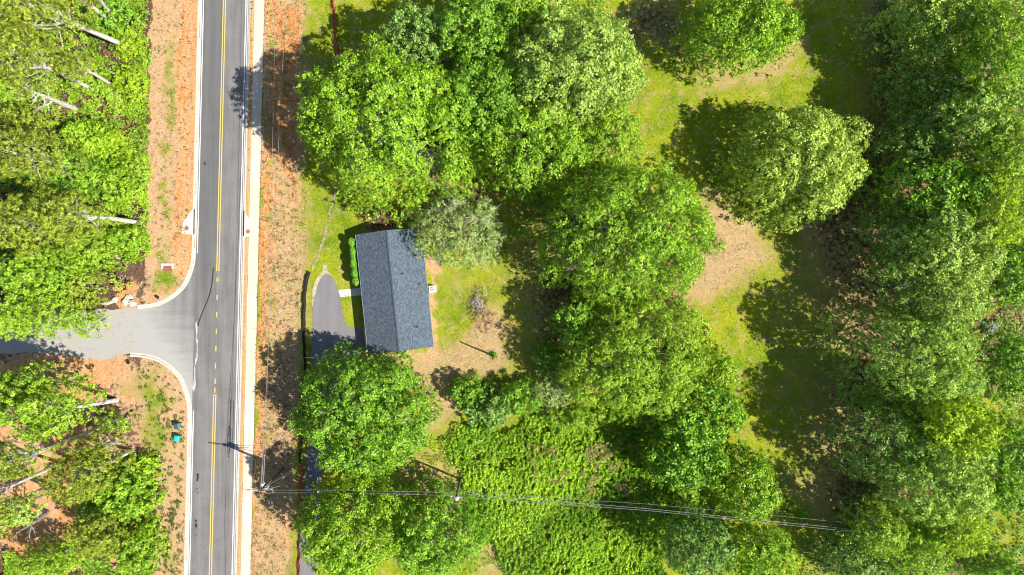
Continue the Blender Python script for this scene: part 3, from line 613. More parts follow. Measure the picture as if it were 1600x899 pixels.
wire([(410, 766, 10.4), (437, 760, 9.5)], 'short stub of wire on the east side of the sidewalk pole', .035, .02)
wire([(530, 767.8, 10.3), (652, 771, 9.8)], 'thick black insulated cable sleeve between the two poles', .10, .05, M_WIREB)
wire([(714, 771, 9.3), (1013, 795, 9.2), (1333, 827.5, 9.3), (1385, 832.5, 9.2)], 'middle power line running east from the vine field pole', .05, .0)
wire([(714, 776, 9.2), (1013, 798, 9.1), (1333, 831, 9.2), (1385, 836, 9.1)], 'lowest power line running east from the vine field pole', .05, .0)
wire([(715, 768, 9.3), (1013, 788, 9.4), (1206, 805.5, 9.4), (1323, 817, 9.4), (1380, 822, 9.3)], 'thin upper power line running east from the vine field pole', .03, .0)
wire([(770, 561.5, 6.0), (664, 452.5, 3.0)], 'service wire from the lawn pole to the house eave', .022, .25, M_WIREB)
q = MB(); q.tube([tuple(at(x, y, 8)) for x, y in [(395, 760), (394.5, 740), (395, 720), (397, 714), (399.5, 718), (399.5, 740), (397.5, 757), (395, 764), (397, 768)]], .045, 6)
tag(q.build('cable_loop', M_WIREB), 'black slack cable loop hanging by the pole over the sidewalk edge', 'cable')

# ------------------------------------------------------------------ foliage
def leaves(name, P, Nn, size, tint, mat, parent=None, aspect=.62, rg=None):
    n = len(P); r = rg.normal(size=(n, 3)); Nn = Nn / (np.linalg.norm(Nn, axis=1, keepdims=True) + 1e-9)
    T = np.cross(Nn, r); T /= np.linalg.norm(T, axis=1, keepdims=True) + 1e-9; B = np.cross(Nn, T)
    s = size[:, None]; V = np.stack([P - T * s * .5, P + B * s * .5 * aspect + Nn * s * .08, P + T * s * .5, P - B * s * .5 * aspect + Nn * s * .08], 1).reshape(-1, 3)
    F = np.arange(4 * n).reshape(n, 4)
    return link(name, mesh_np(name, V, F, {'tint': ('FACE', 'FLOAT', np.clip(tint, 0, 1))}), mat, parent)
STY = {  # leaf size, clumps per m2, clump radius, leaves per clump, aspect, normal jitter, lobe radius (share of crown), lobe rise, crease level
    'broad': (.30, 5.6, .42, 14, .75, .60, .21, 1.1, 1.1), 'fine': (.26, 6.6, .35, 14, .7, .70, .19, .95, 1.2), 'pine': (.46, 5.2, .38, 13, .27, .9, .20, 1.1, 1.0),
    'clumpy': (.30, 5.4, .42, 14, .75, .60, .20, 1.25, 1.0), 'dense': (.30, 5.8, .42, 14, .75, .60, .19, 1.1, 1.1), 'airy': (.26, 4.4, .40, 13, .6, .8, .21, 1.0, .95), 'big': (.38, 4.0, .48, 13, .75, .55, .21, 1.2, .95)}
def crown_pts(rx, ry, dz, style, rg, extra=(), spray=1.0):
    """clumps of leaves spread over a bumpy dome, a second thinner layer under it, and a ragged rim"""
    ls, cpm, cr, nlv, asp, jit, lob, rise, crease = STY[style]; Rm = (rx + ry) / 2; sd_ = int(rg.integers(1, 9999)); P = []; Q = []; S = []; T = []; L = []
    nl = int(np.clip(.95 / lob ** 2, 6, 34)); i_ = np.arange(nl); q_ = np.sqrt((i_ + .5) / nl) * .88 * rg.uniform(.84, 1.14, nl); a_ = i_ * 2.39996 + rg.uniform(0, 6.28) + rg.uniform(-.3, .3, nl)
    lx, ly = q_ * rx * np.cos(a_), q_ * ry * np.sin(a_); lr = lob * Rm * rg.uniform(.75, 1.3, nl) * 1.15; lh = rg.uniform(-.6, .5, nl) * lob * Rm * 1.1
    def lobes(x, y):
        xw = x + (fbm(x, y, 1.8, sd_ + 21, 2) - .5) * 1.8; yw = y + (fbm(x, y, 1.8, sd_ + 22, 2) - .5) * 1.8
        D = ((xw[:, None] - lx) ** 2 + (yw[:, None] - ly) ** 2) / lr ** 2; j = D.argmin(1); return D[np.arange(len(x)), j], j
    def top(x, y, ax, ay):
        q = np.minimum((x / ax) ** 2 + (y / ay) ** 2, 1.0)
        F, j = lobes(x, y); F = np.minimum(F, 2.0)
        return dz * (np.sqrt(1 - q * .96) - 1) + rise * lob * Rm * (1 - F) * 1.2 + lh[j] * (F < 1.6) + (fbm(x, y, .9, sd_ + 3, 2) - .5) * 1.1
    def sheet(n, ax, ay, x0, y0, z0, low, lay):
        th = rg.uniform(0, 6.2832, n); ct_, st_ = np.cos(th), np.sin(th)
        rim = 1 + (fbm(ct_ * 2 + 9, st_ * 2 + 9, .9, sd_ + lay, 2) - .5) * .62 * spray + (fbm(ct_ * 6 + 9, st_ * 6 + 9, .9, sd_ + 5, 3) - .5) * .46
        rho = np.sqrt(rg.uniform(0, 1, n)); x = rho * rim * ax * ct_; y = rho * rim * ay * st_
        keep = (fbm(x + x0, y + y0, 1.5, sd_ + 11, 3) >  (.32 if lay == 0 else .27))
        if lay == 0 and x0 == 0 and y0 == 0: keep &= lobes(x, y)[0] < crease + .45 * rg.uniform(0, 1, n); x, y, rho = x[keep], y[keep], rho[keep]
        z_ = top(x, y, ax, ay) - low * rg.uniform(.25, 1, len(x)); z_ -= (rho > .72) * rg.uniform(0, 1, len(x)) ** 1.5 * dz * .55
        e_ = .35; gx = (top(x + e_, y, ax, ay) - top(x, y, ax, ay)) / e_; gy = (top(x, y + e_, ax, ay) - top(x, y, ax, ay)) / e_
        C = np.stack([x + x0, y + y0, z_ + z0], 1); m = len(C); k_ = nlv
        d = np.stack([-gx, -gy, np.full(m, 1.15)], 1); d /= np.linalg.norm(d, axis=1, keepdims=True)
        o = rg.normal(size=(m, k_, 3)); o /= np.linalg.norm(o, axis=2, keepdims=True); o *= cr * rg.uniform(.15, 1.0, (m, k_, 1)) * np.array([1.1, 1.1, .6])
        P.append((C[:, None] + o).reshape(-1, 3)); Q.append((d[:, None] * .9 + o / cr * .45 + rg.normal(size=o.shape) * jit * .6).reshape(-1, 3)); S.append(ls * rg.uniform(.65, 1.3, m * k_))
        ct = rg.uniform(.1, .9, m); T.append((ct[:, None] * .5 + rg.uniform(0, .9, (m, k_)) - .10).ravel())
        for j in range(0, m, max(1, m // 14)): L.append((x[j] + x0, y[j] + y0, z_[j] + z0 - .6, Rm * .25))
    A = math.pi * rx * ry
    sheet(int(A * cpm), rx, ry, 0, 0, 0, .35, 0); sheet(int(A * cpm * 1.25), rx * .99, ry * .99, 0, 0, -.9, min(dz * .9, 3.6), 1)
    for (x, y, zz, r_) in extra: sheet(int(math.pi * r_ * r_ * cpm * 1.2), r_, r_, x, y, zz, .8, 0)
    return np.concatenate(P), np.concatenate(Q), np.concatenate(S), np.concatenate(T), L
NLEAF = 0
def tree(label, cx, cy, rx, ry, ht, pal, style='broad', base=None, seed=0, trunk=None, name='broadleaf_tree', cat='tree', twigs=0, twigmat=None, flat=None, extra=(), bark_=None, group=None, spray=1.0):
    """crown centre and radii as the photo shows them, top height in metres"""
    global NLEAF
    rg = np.random.default_rng(seed + 1000); r = random.Random(seed)
    R0 = (rx + ry) / 20; dz = flat if flat else min(R0 * .75, ht * .6); hm = ht - dz * .35; k = (H - hm) / H; RX, RY = rx / 10 * k, ry / 10 * k
    c = at(cx, cy, hm); b0 = at(*base, 0) if base else np.array([c[0] + r.uniform(-.4, .4), c[1] + r.uniform(-.4, .4), 0])
    e = empty(name, (b0[0], b0[1], .05), label, cat, group); off = np.array([c[0] - b0[0], c[1] - b0[1], ht - .05])
    P, Q, S, T, L = crown_pts(RX, RY, dz, style, rg, [((x / 10) * k, (-y / 10) * k, zz, rr / 10 * k) for x, y, zz, rr in extra], spray)
    P = P + off; keep = P[:, 2] > .15; P, Q, S, T = P[keep], Q[keep], S[keep], T[keep]; NLEAF += len(P)
    leaves('crown', P, Q, S, T, LEAF[pal], e, STY[style][4], rg)
    tr = trunk or max(.12, ht * .018); mb = MB(); top = off + np.array([0, 0, -dz * .75]); mid = top * .5 + np.array([r.uniform(-.3, .3), r.uniform(-.3, .3), 0]) * min(1, ht / 12)
    bk = bark_ or M_BARK
    mb.tube([(0, 0, -.2), (0, 0, .2), tuple(mid), tuple(top), tuple(off + np.array([0, 0, -dz * .2]))], [tr * 1.5, tr * 1.1, tr * .85, tr * .6, tr * .12], 9)
    for (x, y, zz, lr) in L:
        t = r.uniform(.1, .8); s0 = mid * (1 - t) + top * t; en = off + np.array([x, y, zz]); md = (s0 + en) / 2 + np.array([0, 0, -.08 * np.linalg.norm(en - s0)])
        mb.tube([tuple(s0), tuple(md), tuple(en)], [tr * .38, tr * .24, tr * .07], 5, False)
        if twigs:
            for _ in range(twigs):
                d = rg.normal(size=3); d[2] = abs(d[2]) * .8 + .1; d /= np.linalg.norm(d); e2 = en + d * lr * np.array([1, 1, .85]) * r.uniform(1.0, 1.28); m2 = (en + e2) / 2 + rg.normal(size=3) * .15
                mb.tube([tuple(en), tuple(m2), tuple(e2)], [.045, .03, .015], 4, False)
    mb.build('trunk', bk, e)
    return e

T_ = tree
# --- central grove
T_('broad bright green maple spreading over the red fence, west side of the grove', 598, 184, 150, 134, 20, 'maple', 'broad', seed=1, extra=[(-95, 40, -7, 30), (-110, 5, -6, 26), (-20, -125, -6, 26), (100, 80, -7, 30)])
T_('bluish green tree at the north edge, between red fence and dark crown', 650, 52, 66, 58, 14, 'blue', 'clumpy', seed=2)
T_('dark green tree at the north edge, deepest toned of the grove', 748, 38, 76, 66, 16, 'deep', 'clumpy', seed=3)
T_('mid green tree with gappy crown right of the big west maple', 760, 150, 78, 82, 16, 'deep', 'clumpy', seed=4, twigs=1)
T_('very pale silvery green tree, palest of the grove, reaching the north edge', 900, 92, 118, 104, 19, 'pale', 'broad', seed=5, extra=[(85, 30, -5, 28)])
T_('green tree below the pale silvery one, over the shaded yard edge', 835, 220, 98, 76, 16, 'maple', 'broad', seed=6)
T_('green tree cut by the north edge between dark and silvery crowns', 818, 6, 50, 44, 15, 'maple', 'broad', seed=33)
T_('narrow yellow green tree on the east flank of the pale silvery crown', 955, 205, 58, 66, 12, 'lime', 'fine', seed=7)
T_('small grey leaved tree with pale twigs leaning over the roof corner', 718, 360, 82, 64, 8.5, 'grey', 'airy', seed=8, twigs=5, bark_=M_PALEBARK, trunk=.16)
T_('rust brown leaved shrub behind the north gable of the house', 600, 338, 40, 18, 2.5, 'rust', 'airy', seed=9, name='shrub', cat='shrub')
T_('largest vivid green tree in the middle, with a side limb over bare lawn', 988, 362, 156, 128, 18, 'maple', 'fine', seed=10, extra=[(130, 10, -8, 26), (150, 18, -8.5, 20), (105, 50, -7, 30), (-125, 60, -7, 26)])
T_('yellowish fine leaved tree just south of the largest vivid one', 998, 562, 126, 112, 14, 'lime', 'fine', seed=11, extra=[(-105, 30, -6, 26), (-95, -40, -6, 26)])
T_('small dark tree squeezed between the two large central crowns', 905, 505, 42, 44, 10, 'deep', 'broad', seed=12)
T_('round dark green oak standing just south of the house roof', 557, 651, 118, 108, 12.5, 'deep', 'dense', seed=13, twigs=1, spray=.4)
T_('light green oak at the south edge beside the driveway', 542, 838, 98, 82, 14.5, 'maple', 'clumpy', seed=14, extra=[(-70, -30, -5, 20)])
T_('bluish oak at the south edge, touching the vine field', 680, 846, 78, 72, 11, 'deep', 'clumpy', seed=15)
T_('round golden green pine alone on the back lawn', 1264, 250, 112, 100, 13, 'goldpine', 'dense', seed=16, twigs=0, spray=.8, bark_=M_PALEBARK, name='pine_tree')
T_('tree at the north edge above the worn tan arc of lawn', 1172, 38, 104, 68, 13.5, 'maple', 'broad', seed=17)
T_('dark round tree east of the yellowish central tree, south part of back lawn', 1098, 648, 78, 60, 11, 'deep', 'big', seed=18)
T_('dark tree at the corner between vine field and shaded lawn', 1082, 722, 72, 58, 10, 'deep', 'big', seed=19)
T_('pale green tree hanging over the shaded lawn just north of the power lines', 1176, 768, 50, 60, 10, 'maple', 'broad', seed=20)
T_('tree directly south of the power lines, beside the vine field', 1098, 862, 64, 56, 12, 'blue', 'broad', seed=21)
T_('tree at the south edge, between power lines and the dark gap', 1195, 872, 58, 46, 11, 'maple', 'broad', seed=22)
T_('bright lime sapling crown on the lawn edge by the yellowish tree', 1122, 582, 40, 36, 7, 'lime', 'fine', seed=23)
T_('darkest shrub at the southeast corner of the tan yard', 728, 612, 30, 28, 4.5, 'deep', 'broad', seed=24, name='shrub', cat='shrub')
T_('blue green shrub touching the north tip of the vine field', 765, 640, 48, 34, 4.5, 'blue', 'big', seed=25, name='shrub', cat='shrub')
T_('fresh green shrub between blue green shrub and grey thicket', 815, 622, 38, 34, 4.5, 'deep', 'broad', seed=26, name='shrub', cat='shrub')
T_('greyish twiggy thicket at the foot of the yellowish tree', 868, 606, 44, 36, 4, 'grey', 'airy', seed=27, name='shrub', cat='shrub', twigs=5)
T_('low yellow olive shrub at the north rim of the vine field', 900, 655, 60, 22, 3, 'lime', 'fine', seed=28, name='shrub', cat='shrub')
T_('bright yellow olive shrub east of the low olive one', 985, 648, 42, 22, 3.5, 'lime', 'fine', seed=29, name='shrub', cat='shrub')
T_('small deep green shrub poking out of the vines by the lawn poles', 858, 560, 30, 26, 4, 'deep', 'broad', seed=30, name='shrub', cat='shrub')
T_('yellow green bush at the foot of the southeast dark tree', 1088, 775, 42, 22, 3.5, 'lime', 'fine', seed=31, name='shrub', cat='shrub')
T_('dim shrub in the shade below the largest central crown', 850, 300, 32, 24, 5, 'deep', 'broad', seed=32, name='shrub', cat='shrub')
# --- tree line on the east side
E_ = 'trees in the dense eastern tree line'
east = [
 (1494, 35, 84, 76, 16, 'dull', 'broad', 'dull green tree at the top of the tree line, over the black gap'),
 (1572, 60, 66, 80, 21, 'maple', 'fine', 'green tree filling the top right corner of the wood'),
 (1476, 140, 58, 56, 13, 'blue', 'clumpy', 'bluish tree in front of the wood beside the shaded red debris'),
 (1542, 180, 72, 60, 18, 'dull', 'broad', 'mid green crown behind the bluish tree near the red debris'),
 (1432, 226, 56, 46, 13, 'blue', 'broad', 'low bluish tree in shadow right behind the golden pine'),
 (1585, 232, 50, 56, 20, 'lime', 'fine', 'lime crown on the frame edge above the yellow tree'),
 (1474, 300, 82, 62, 17, 'deep', 'big', 'dark large leaved tree southeast of the golden pine'),
 (1566, 322, 58, 70, 20, 'gold', 'fine', 'brightest yellow tree of the wood, by the right frame edge'),
 (1396, 368, 64, 54, 14, 'blue', 'airy', 'shaded bluish tree bordering the lawn below the golden pine'),
 (1492, 388, 78, 66, 20, 'pale', 'broad', 'pale green tree directly below left of the yellow one'),
 (1402, 448, 62, 52, 14, 'blue', 'airy', 'dark bluish tree fronting the shaded lawn at mid height'),
 (1494, 462, 60, 56, 18, 'pale', 'fine', 'pale tree just left of the grey tarp gap'),
 (1438, 566, 106, 84, 19, 'dull', 'fine', 'widest dull green crown in the middle of the tree line'),
 (1388, 692, 82, 66, 17, 'blue', 'airy', 'bluish crown leaning over the lawn north of the wires'),
 (1492, 668, 76, 50, 19, 'gold', 'big', 'yellow green crown left of the small lit clearing'),
 (1458, 746, 94, 74, 19, 'dull', 'clumpy', 'big grey green crown east of where the power lines vanish'),
 (1342, 872, 68, 46, 10, 'blue', 'broad', 'dark bluish crown at the south edge under the wires'),
 (1424, 858, 66, 52, 13, 'maple', 'fine', 'mid green crown at the south edge left of the yellow globe'),
 (1506, 834, 44, 40, 16, 'gold', 'fine', 'small round yellow tree beside the lower lit clearing'),
 (1580, 420, 54, 60, 12, 'deep', 'big', 'dark shaded crown below the brightest yellow tree'),
 (1584, 575, 40, 54, 12, 'deep', 'broad', 'dark crown right of the tarp, above the small clearing'),
 (1582, 708, 44, 50, 14, 'deep', 'broad', 'dark crown between the two lit clearings'),
 (1566, 775, 42, 30, 12, 'deep', 'clumpy', 'low dark crown above the yellow globe tree'),
 (1560, 892, 44, 24, 10, 'deep', 'broad', 'dark crown cut by the bottom edge near the right corner'),
 (1408, 620, 52, 34, 10, 'deep', 'broad', 'shaded understorey tree between widest and bluish crowns'),
 (1366, 838, 44, 36, 15.5, 'lime', 'fine', 'lime green crown where the power lines disappear, left of the grey green one'),
 (1416, 45, 30, 56, 7.5, 'blue', 'airy', 'thin dark understorey tree left of the black gap'),
 (1412, 160, 30, 36, 7, 'blue', 'airy', 'thin shaded sapling between golden pine and the north wood'),
]
for i, (cx, cy_, rx, ry, ht, pal, st, lab) in enumerate(east): T_(lab, cx + (16 if cx < 1470 else 2), cy_, rx * (1.0 if cx < 1470 else 1.12), ry * 1.12, ht - 1.5, pal, st, seed=60 + i, group=E_)
# --- western wood
W_ = 'trees in the western roadside wood'
PB = dict(bark_=M_PALEBARK, name='pine_tree', group=W_)
T_('pine with the long bare pale trunk in the northwest', 26, -6, 66, 52, 21, 'pine', 'pine', base=(206, 76), seed=100, trunk=.36, **PB)
T_('pine whose twin trunk crosses the north edge', 46, -60, 55, 50, 21, 'pine', 'pine', base=(185, 40), seed=101, trunk=.34, **PB)
T_('thinner pine leaning beside the twin trunk at north edge', 120, -44, 30, 34, 15, 'pine', 'pine', base=(189, 39), seed=102, trunk=.26, **PB)
T_('dense olive pine on the west edge, upper of two', 2, 74, 56, 50, 21, 'pine', 'pine', seed=103, trunk=.3, **PB)
T_('dense olive pine on the west edge, lower of two', 12, 236, 60, 50, 20, 'pine', 'pine', seed=104, trunk=.3, **PB)
T_('olive pine with light crown between bare trunk and dead snag', 104, 98, 30, 22, 12, 'pine', 'pine', seed=105, trunk=.25, **PB)
T_('pine with grey trunk pointing west beside the clay track', 84, 334, 52, 44, 19, 'pine', 'pine', base=(217, 348), seed=106, trunk=.33, **PB)
T_('olive pine at the west edge above the gravel road', 20, 352, 58, 54, 18, 'pine', 'pine', seed=107, trunk=.28, **PB)
WB = dict(group=W_)
wood = [
 (24, 190, 44, 30, 9, 'pine', 'fine', 'olive broadleaf crown below the upper edge pine'),
 (134, 212, 44, 34, 6, 'vine', 'broad', 'vivid green crown just right of the dead snag'),
 (128, 116, 34, 24, 4, 'lime', 'broad', 'bright lime crown along the long bare trunk'),
 (75, 262, 50, 40, 11, 'deep', 'fine', 'deep green crown below the dead snag'),
 (148, 285, 42, 36, 6, 'maple', 'broad', 'mid green low crown above the grey trunk'),
 (192, 375, 34, 26, 3.5, 'maple', 'broad', 'low green crown beside the clay track near the road bend'),
 (120, 386, 48, 38, 9, 'lime', 'fine', 'lime crown just below the grey west pointing trunk'),
 (50, 425, 66, 48, 13, 'maple', 'fine', 'green crown set back from the gravel road, west edge'),
 (108, 448, 48, 38, 9, 'pine', 'fine', 'olive crown over the north side of the gravel road'),
 (56, 492, 62, 40, 11, 'lime', 'airy', 'loose lime crown hanging over the gravel road'),
 (118, 500, 32, 28, 8, 'lime', 'airy', 'ragged branch crown reaching furthest onto the gravel'),
 (8, 495, 34, 40, 12, 'lime', 'fine', 'lime crown at the west edge covering the gravel'),
 (165, 20, 40, 30, 5, 'deep', 'broad', 'deep green crown under the twin trunk'),
 (200, 130, 28, 34, 3, 'gold', 'fine', 'yellow bush between bare earth patch and clay track'),
 (196, 60, 26, 30, 3, 'gold', 'fine', 'yellow bush nearest the north end of the clay track'),
 (205, 260, 26, 40, 3, 'lime', 'fine', 'lime bush strip along the middle of the clay track'),
 (170, 225, 34, 28, 4, 'gold', 'broad', 'golden bush inland of the lime strip'),
]
for i, (cx, cy_, rx, ry, ht, pal, st, lab) in enumerate(wood): T_(lab, cx, cy_, rx, ry, ht, pal, st, seed=120 + i, **WB)
T_('pine with white forked trunk base south of the gravel road', 50, 645, 64, 50, 17, 'lime', 'clumpy', base=(183, 625), seed=140, trunk=.32, **PB)
T_('tall pine with long thin trunk slanting across red earth', -2, 726, 46, 34, 21, 'pine', 'pine', base=(157, 668), seed=141, trunk=.28, **PB)
T_('pine cut by the west edge with a pale trunk over red earth', -70, 800, 48, 40, 21, 'pine', 'pine', base=(97, 724), seed=142, trunk=.26, **PB)
T_('slim pine with short trunk nearest the clay bank', 132, 708, 34, 26, 12, 'pine', 'pine', base=(181, 690), seed=143, trunk=.26, **PB)
T_('pine whose white trunk tip starts at the grassy verge', 108, 752, 54, 42, 15, 'pine', 'pine', base=(208, 704), seed=144, trunk=.26, **PB)
T_('small light pine sprig by the forked trunk', 172, 664, 26, 14, 5, 'lime', 'pine', seed=145, trunk=.1, twigs=2, **PB)
T_('pine cut by the west edge just above the bottom corner', -60, 830, 40, 36, 20, 'pine', 'pine', base=(82, 757), seed=146, trunk=.28, **PB)
wood2 = [
 (20, 612, 52, 38, 15, 'lime', 'clumpy', 'lime crown at the west edge south of the gravel road'),
 (195, 772, 52, 48, 6, 'maple', 'big', 'vivid green low crown filling the verge bend'),
 (150, 838, 56, 42, 8, 'pine', 'fine', 'olive crown south of the vivid low crown'),
 (214, 862, 34, 50, 5, 'maple', 'broad', 'green crown along the lower verge edge'),
 (8, 806, 34, 26, 12, 'pale', 'broad', 'pale crown left of the bare red hollow'),
 (60, 886, 60, 26, 9, 'lime', 'fine', 'lime crown cut by the bottom edge, far left'),
 (222, 728, 26, 22, 3, 'vine', 'broad', 'small vivid bush nearest the two bins'),
 (138, 800, 26, 18, 5, 'deep', 'fine', 'dark crown at the rim of the bare red hollow'),
]
for i, (cx, cy_, rx, ry, ht, pal, st, lab) in enumerate(wood2): T_(lab, cx, cy_, rx, ry, ht, pal, st, seed=150 + i, **WB)

def snag(base, tip, h, rad, label, nb=10, seed=0, name='dead_tree', mat=None):
    b0 = at(*base, 0); t0 = at(*tip, h); d = t0 - b0; r = random.Random(seed); e = empty(name, (b0[0], b0[1], .1), label, 'dead tree'); mb = MB()
    mb.tube([(0, 0, -.2)] + [tuple(d * t + np.array([r.uniform(-.1, .1), r.uniform(-.1, .1), 0])) for t in (.25, .5, .75, 1)], [rad * 1.2, rad, rad * .85, rad * .6, rad * .15], 9); mb.build('trunk', mat or M_PALEBARK, e)
    for k in range(nb):
        t = r.uniform(.35, .98); s = d * t; a = r.uniform(0, 6.28); L = r.uniform(1.0, 3.4) * (1.25 - t * .6); q = MB(); p = [s]
        for j in range(3): a += r.uniform(-.5, .5); p.append(p[-1] + np.array([math.cos(a) * L / 3, math.sin(a) * L / 3, r.uniform(-.1, .5)]))
        q.tube([tuple(v) for v in p], [rad * .35, rad * .25, rad * .17, .02], 5); 
        for j in (1, 2):
            a2 = a + r.choice((-1, 1)) * .9; q.tube([tuple(p[j]), tuple(p[j] + np.array([math.cos(a2), math.sin(a2), .2]) * L * .35)], [rad * .17, .02], 4)
        q.build('branch', mat or M_PALEBARK, e)
snag((122, 172), (26, 132), 14, .34, 'bleached dead snag with bare side branches in the northwest wood', 9, 3)
snag((30, 118), (-8, 108), 20, .25, 'white dead snag at the west edge above the big bleached one', 5, 4)
snag((75, 800), (28, 832), 9, .34, 'dark dead trunk slanting over the bare red hollow', 9, 7, mat=M_BARK)
snag((72, 418), (58, 424), 12, .15, 'small grey dead top poking from crowns above the gravel road', 6, 9)
snag((150, 790), (128, 800), 6, .12, 'thin white dead sapling beside the vivid low crown', 5, 12)
def log_(a, c, r0, r1, z0, z1, label, mat=None):
    A = np.array([*g2(*a), z0]); C = np.array([*g2(*c), z1]); mb = MB(); mb.tube([tuple(A), tuple((A + C) / 2 + np.array([.1, .1, 0])), tuple(C)], [r0, (r0 + r1) / 2, r1], 9)
    o = mb.build('fallen_log', mat or M_PALEBARK); tag(o, label, 'log', 'fallen logs in the western wood')
log_((205, 445), (190, 438), .16, .1, .25, .4, 'short dark log at the rim of the clay patch', M_DARKBARK)
log_((222, 415), (217, 392), .22, .18, .25, .5, 'upright dark log lying beside the clay track end', M_DARKBARK)
log_((190, 405), (160, 398), .14, .08, .3, .8, 'thin pale log below the grey trunk, near the track')
log_((190, 124), (176, 114), .16, .1, .4, .9, 'short pale log in the northern lime undergrowth')
log_((216, 167), (185, 155), .1, .06, .4, 1.0, 'slender pale stick across the golden bushes')
log_((150, 829), (132, 828), .16, .1, .6, .9, 'grey log near the olive crown at the bottom')

# --- ground-hugging masses: nobody could count the leaves
SWK = [(XC(-900) + 54, -900), (XC(-900) + 57, -900), (XC(1800) + 57, 1800), (XC(1800) + 54, 1800)]
def carpet(name, poly, n, hfun, size, pal, seed, label, cat='undergrowth', aspect=.65, jit=.6, hole=.0, soft=.6, dirv=None, hs=1.1):
    rg = np.random.default_rng(seed); Pm = np.array([g2(*p) for p in poly]); lo, hi = Pm.min(0), Pm.max(0); X = rg.uniform(lo[0], hi[0], n); Y = rg.uniform(lo[1], hi[1], n)
    wx = X + (fbm(X, Y, 3, seed) - .5) * 3; wy = Y + (fbm(X, Y, 3, seed + 5) - .5) * 3; k = sdist(poly, wx, wy) < rg.uniform(-soft, soft, n) * rg.uniform(0, 1, n)
    k &= np.minimum(np.minimum(sdist(ROAD, X, Y), sdist(APRON, X, Y)), np.minimum(sdist(DRIVE, X, Y), sdist(SWK, X, Y))) > .62
    k &= sdist(GRAVEL, X, Y) > -.3
    cl = fbm(X, Y, hs, seed + 9, 3); k &= cl > hole
    X, Y, cl = X[k], Y[k], cl[k]; e_ = .25; hh = hfun(X, Y); gx = (hfun(X + e_, Y) - hh) / e_; gy = (hfun(X, Y + e_) - hh) / e_
    Z = .1 + hh * rg.uniform(.72, 1.04, len(X)); Q = np.stack([-gx, -gy, np.ones_like(gx)], 1) + rg.normal(size=(len(X), 3)) * jit
    if dirv is not None: Q = Q + np.array(dirv)
    T = fbm(X, Y, 6, seed + 2, 3) * .9 - .25 + rg.uniform(0, .7, len(X)); global NLEAF; NLEAF += len(X)
    o = leaves(name, np.stack([X, Y, Z], 1), Q, size * rg.uniform(.6, 1.3, len(X)), T, LEAF[pal], None, aspect, rg); o['kind'] = 'stuff'; o['label'] = label
    return o
hv = lambda X, Y: .3 + 1.0 * fbm(X * 1.2, Y * .8, .42, 77, 2) + .4 * fbm(X, Y, 7, 78, 2)
VINE = [(690, 690), (720, 668), (790, 672), (850, 648), (930, 668), (1000, 672), (1035, 700), (1075, 745), (1120, 800), (1050, 830), (1030, 870), (1050, 960), (790, 960), (800, 900), (775, 850), (735, 830), (730, 790), (716, 740)]
carpet('vine_cover', VINE, 210000, hv, .30, 'vine', 201, 'bright green vines smothering the field below the yard', jit=.85, hole=.31, dirv=(.35, -.2, 0))
carpet('dry_brush', [(820, 690), (990, 690), (1010, 760), (960, 800), (880, 760), (830, 740)], 16000, lambda X, Y: .9 + 1.2 * fbm(X, Y, 1.5, 88), .34, 'straw', 203, 'tan dry brush scattered between the vines', hole=.60, aspect=.3, jit=1.0)
carpet('weeds', [(590, 735), (650, 700), (690, 680), (740, 720), (740, 800), (770, 850), (800, 899), (730, 899), (740, 840), (690, 780), (610, 765)], 26000, lambda X, Y: .15 + .7 * fbm(X, Y, 1.2, 90), .26, 'lime', 204, 'yellow green weeds around the vine field pole', hole=.5, aspect=.45, jit=.9)
UG = [(-40, -60), (242, -60), (238, 100), (236, 250), (238, 400), (205, 418), (150, 432), (100, 470), (-40, 480)]
hu = lambda X, Y: .3 + 1.6 * fbm(X, Y, 2.2, 95, 3)
carpet('undergrowth', UG, 90000, hu, .32, 'lime', 205, 'bright lime undergrowth covering the northwest wood', hole=.47, jit=.7)
carpet('undergrowth', UG, 80000, lambda X, Y: hu(X, Y) * .9, .3, 'maple', 206, 'green undergrowth mixed through the northwest wood', hole=.5, jit=.7)
carpet('dry_brush', UG, 60000, lambda X, Y: hu(X, Y) * .95, .28, 'straw', 212, 'tan dead brush between the lime undergrowth', hole=.56, jit=.9, aspect=.4)
carpet('undergrowth', [(120, 735), (200, 712), (246, 715), (246, 940), (-40, 940), (-40, 860), (60, 860), (130, 840)], 50000, hu, .34, 'maple', 207, 'green undergrowth covering the southwest wood', hole=.42, jit=.7)
carpet('ground_cover', [(1370, -40), (1640, -40), (1640, 600), (1360, 600), (1360, 400), (1380, 200)], 60000, lambda X, Y: .2 + .9 * fbm(X, Y, 2, 97), .32, 'blue', 208, 'dim ground cover beneath the eastern tree line', hole=.5, jit=.7)
carpet('ground_cover', [(1330, 600), (1640, 600), (1640, 940), (1260, 940), (1250, 860), (1320, 800)], 45000, lambda X, Y: .2 + .9 * fbm(X, Y, 2, 98), .32, 'blue', 209, 'dim ground cover beneath the southeastern trees', hole=.5, jit=.7)
carpet('ground_cover', [(640, -40), (960, -40), (960, 240), (760, 290), (640, 250)], 26000, lambda X, Y: .2 + .8 * fbm(X, Y, 2, 99), .3, 'deep', 210, 'dim ground cover beneath the central grove', hole=.52, jit=.7)
carpet('ground_cover', [(1010, 700), (1260, 790), (1280, 940), (1010, 940)], 22000, lambda X, Y: .2 + .7 * fbm(X, Y, 2, 101), .3, 'deep', 211, 'dim ground cover around the trees under the power lines', hole=.5, jit=.7)
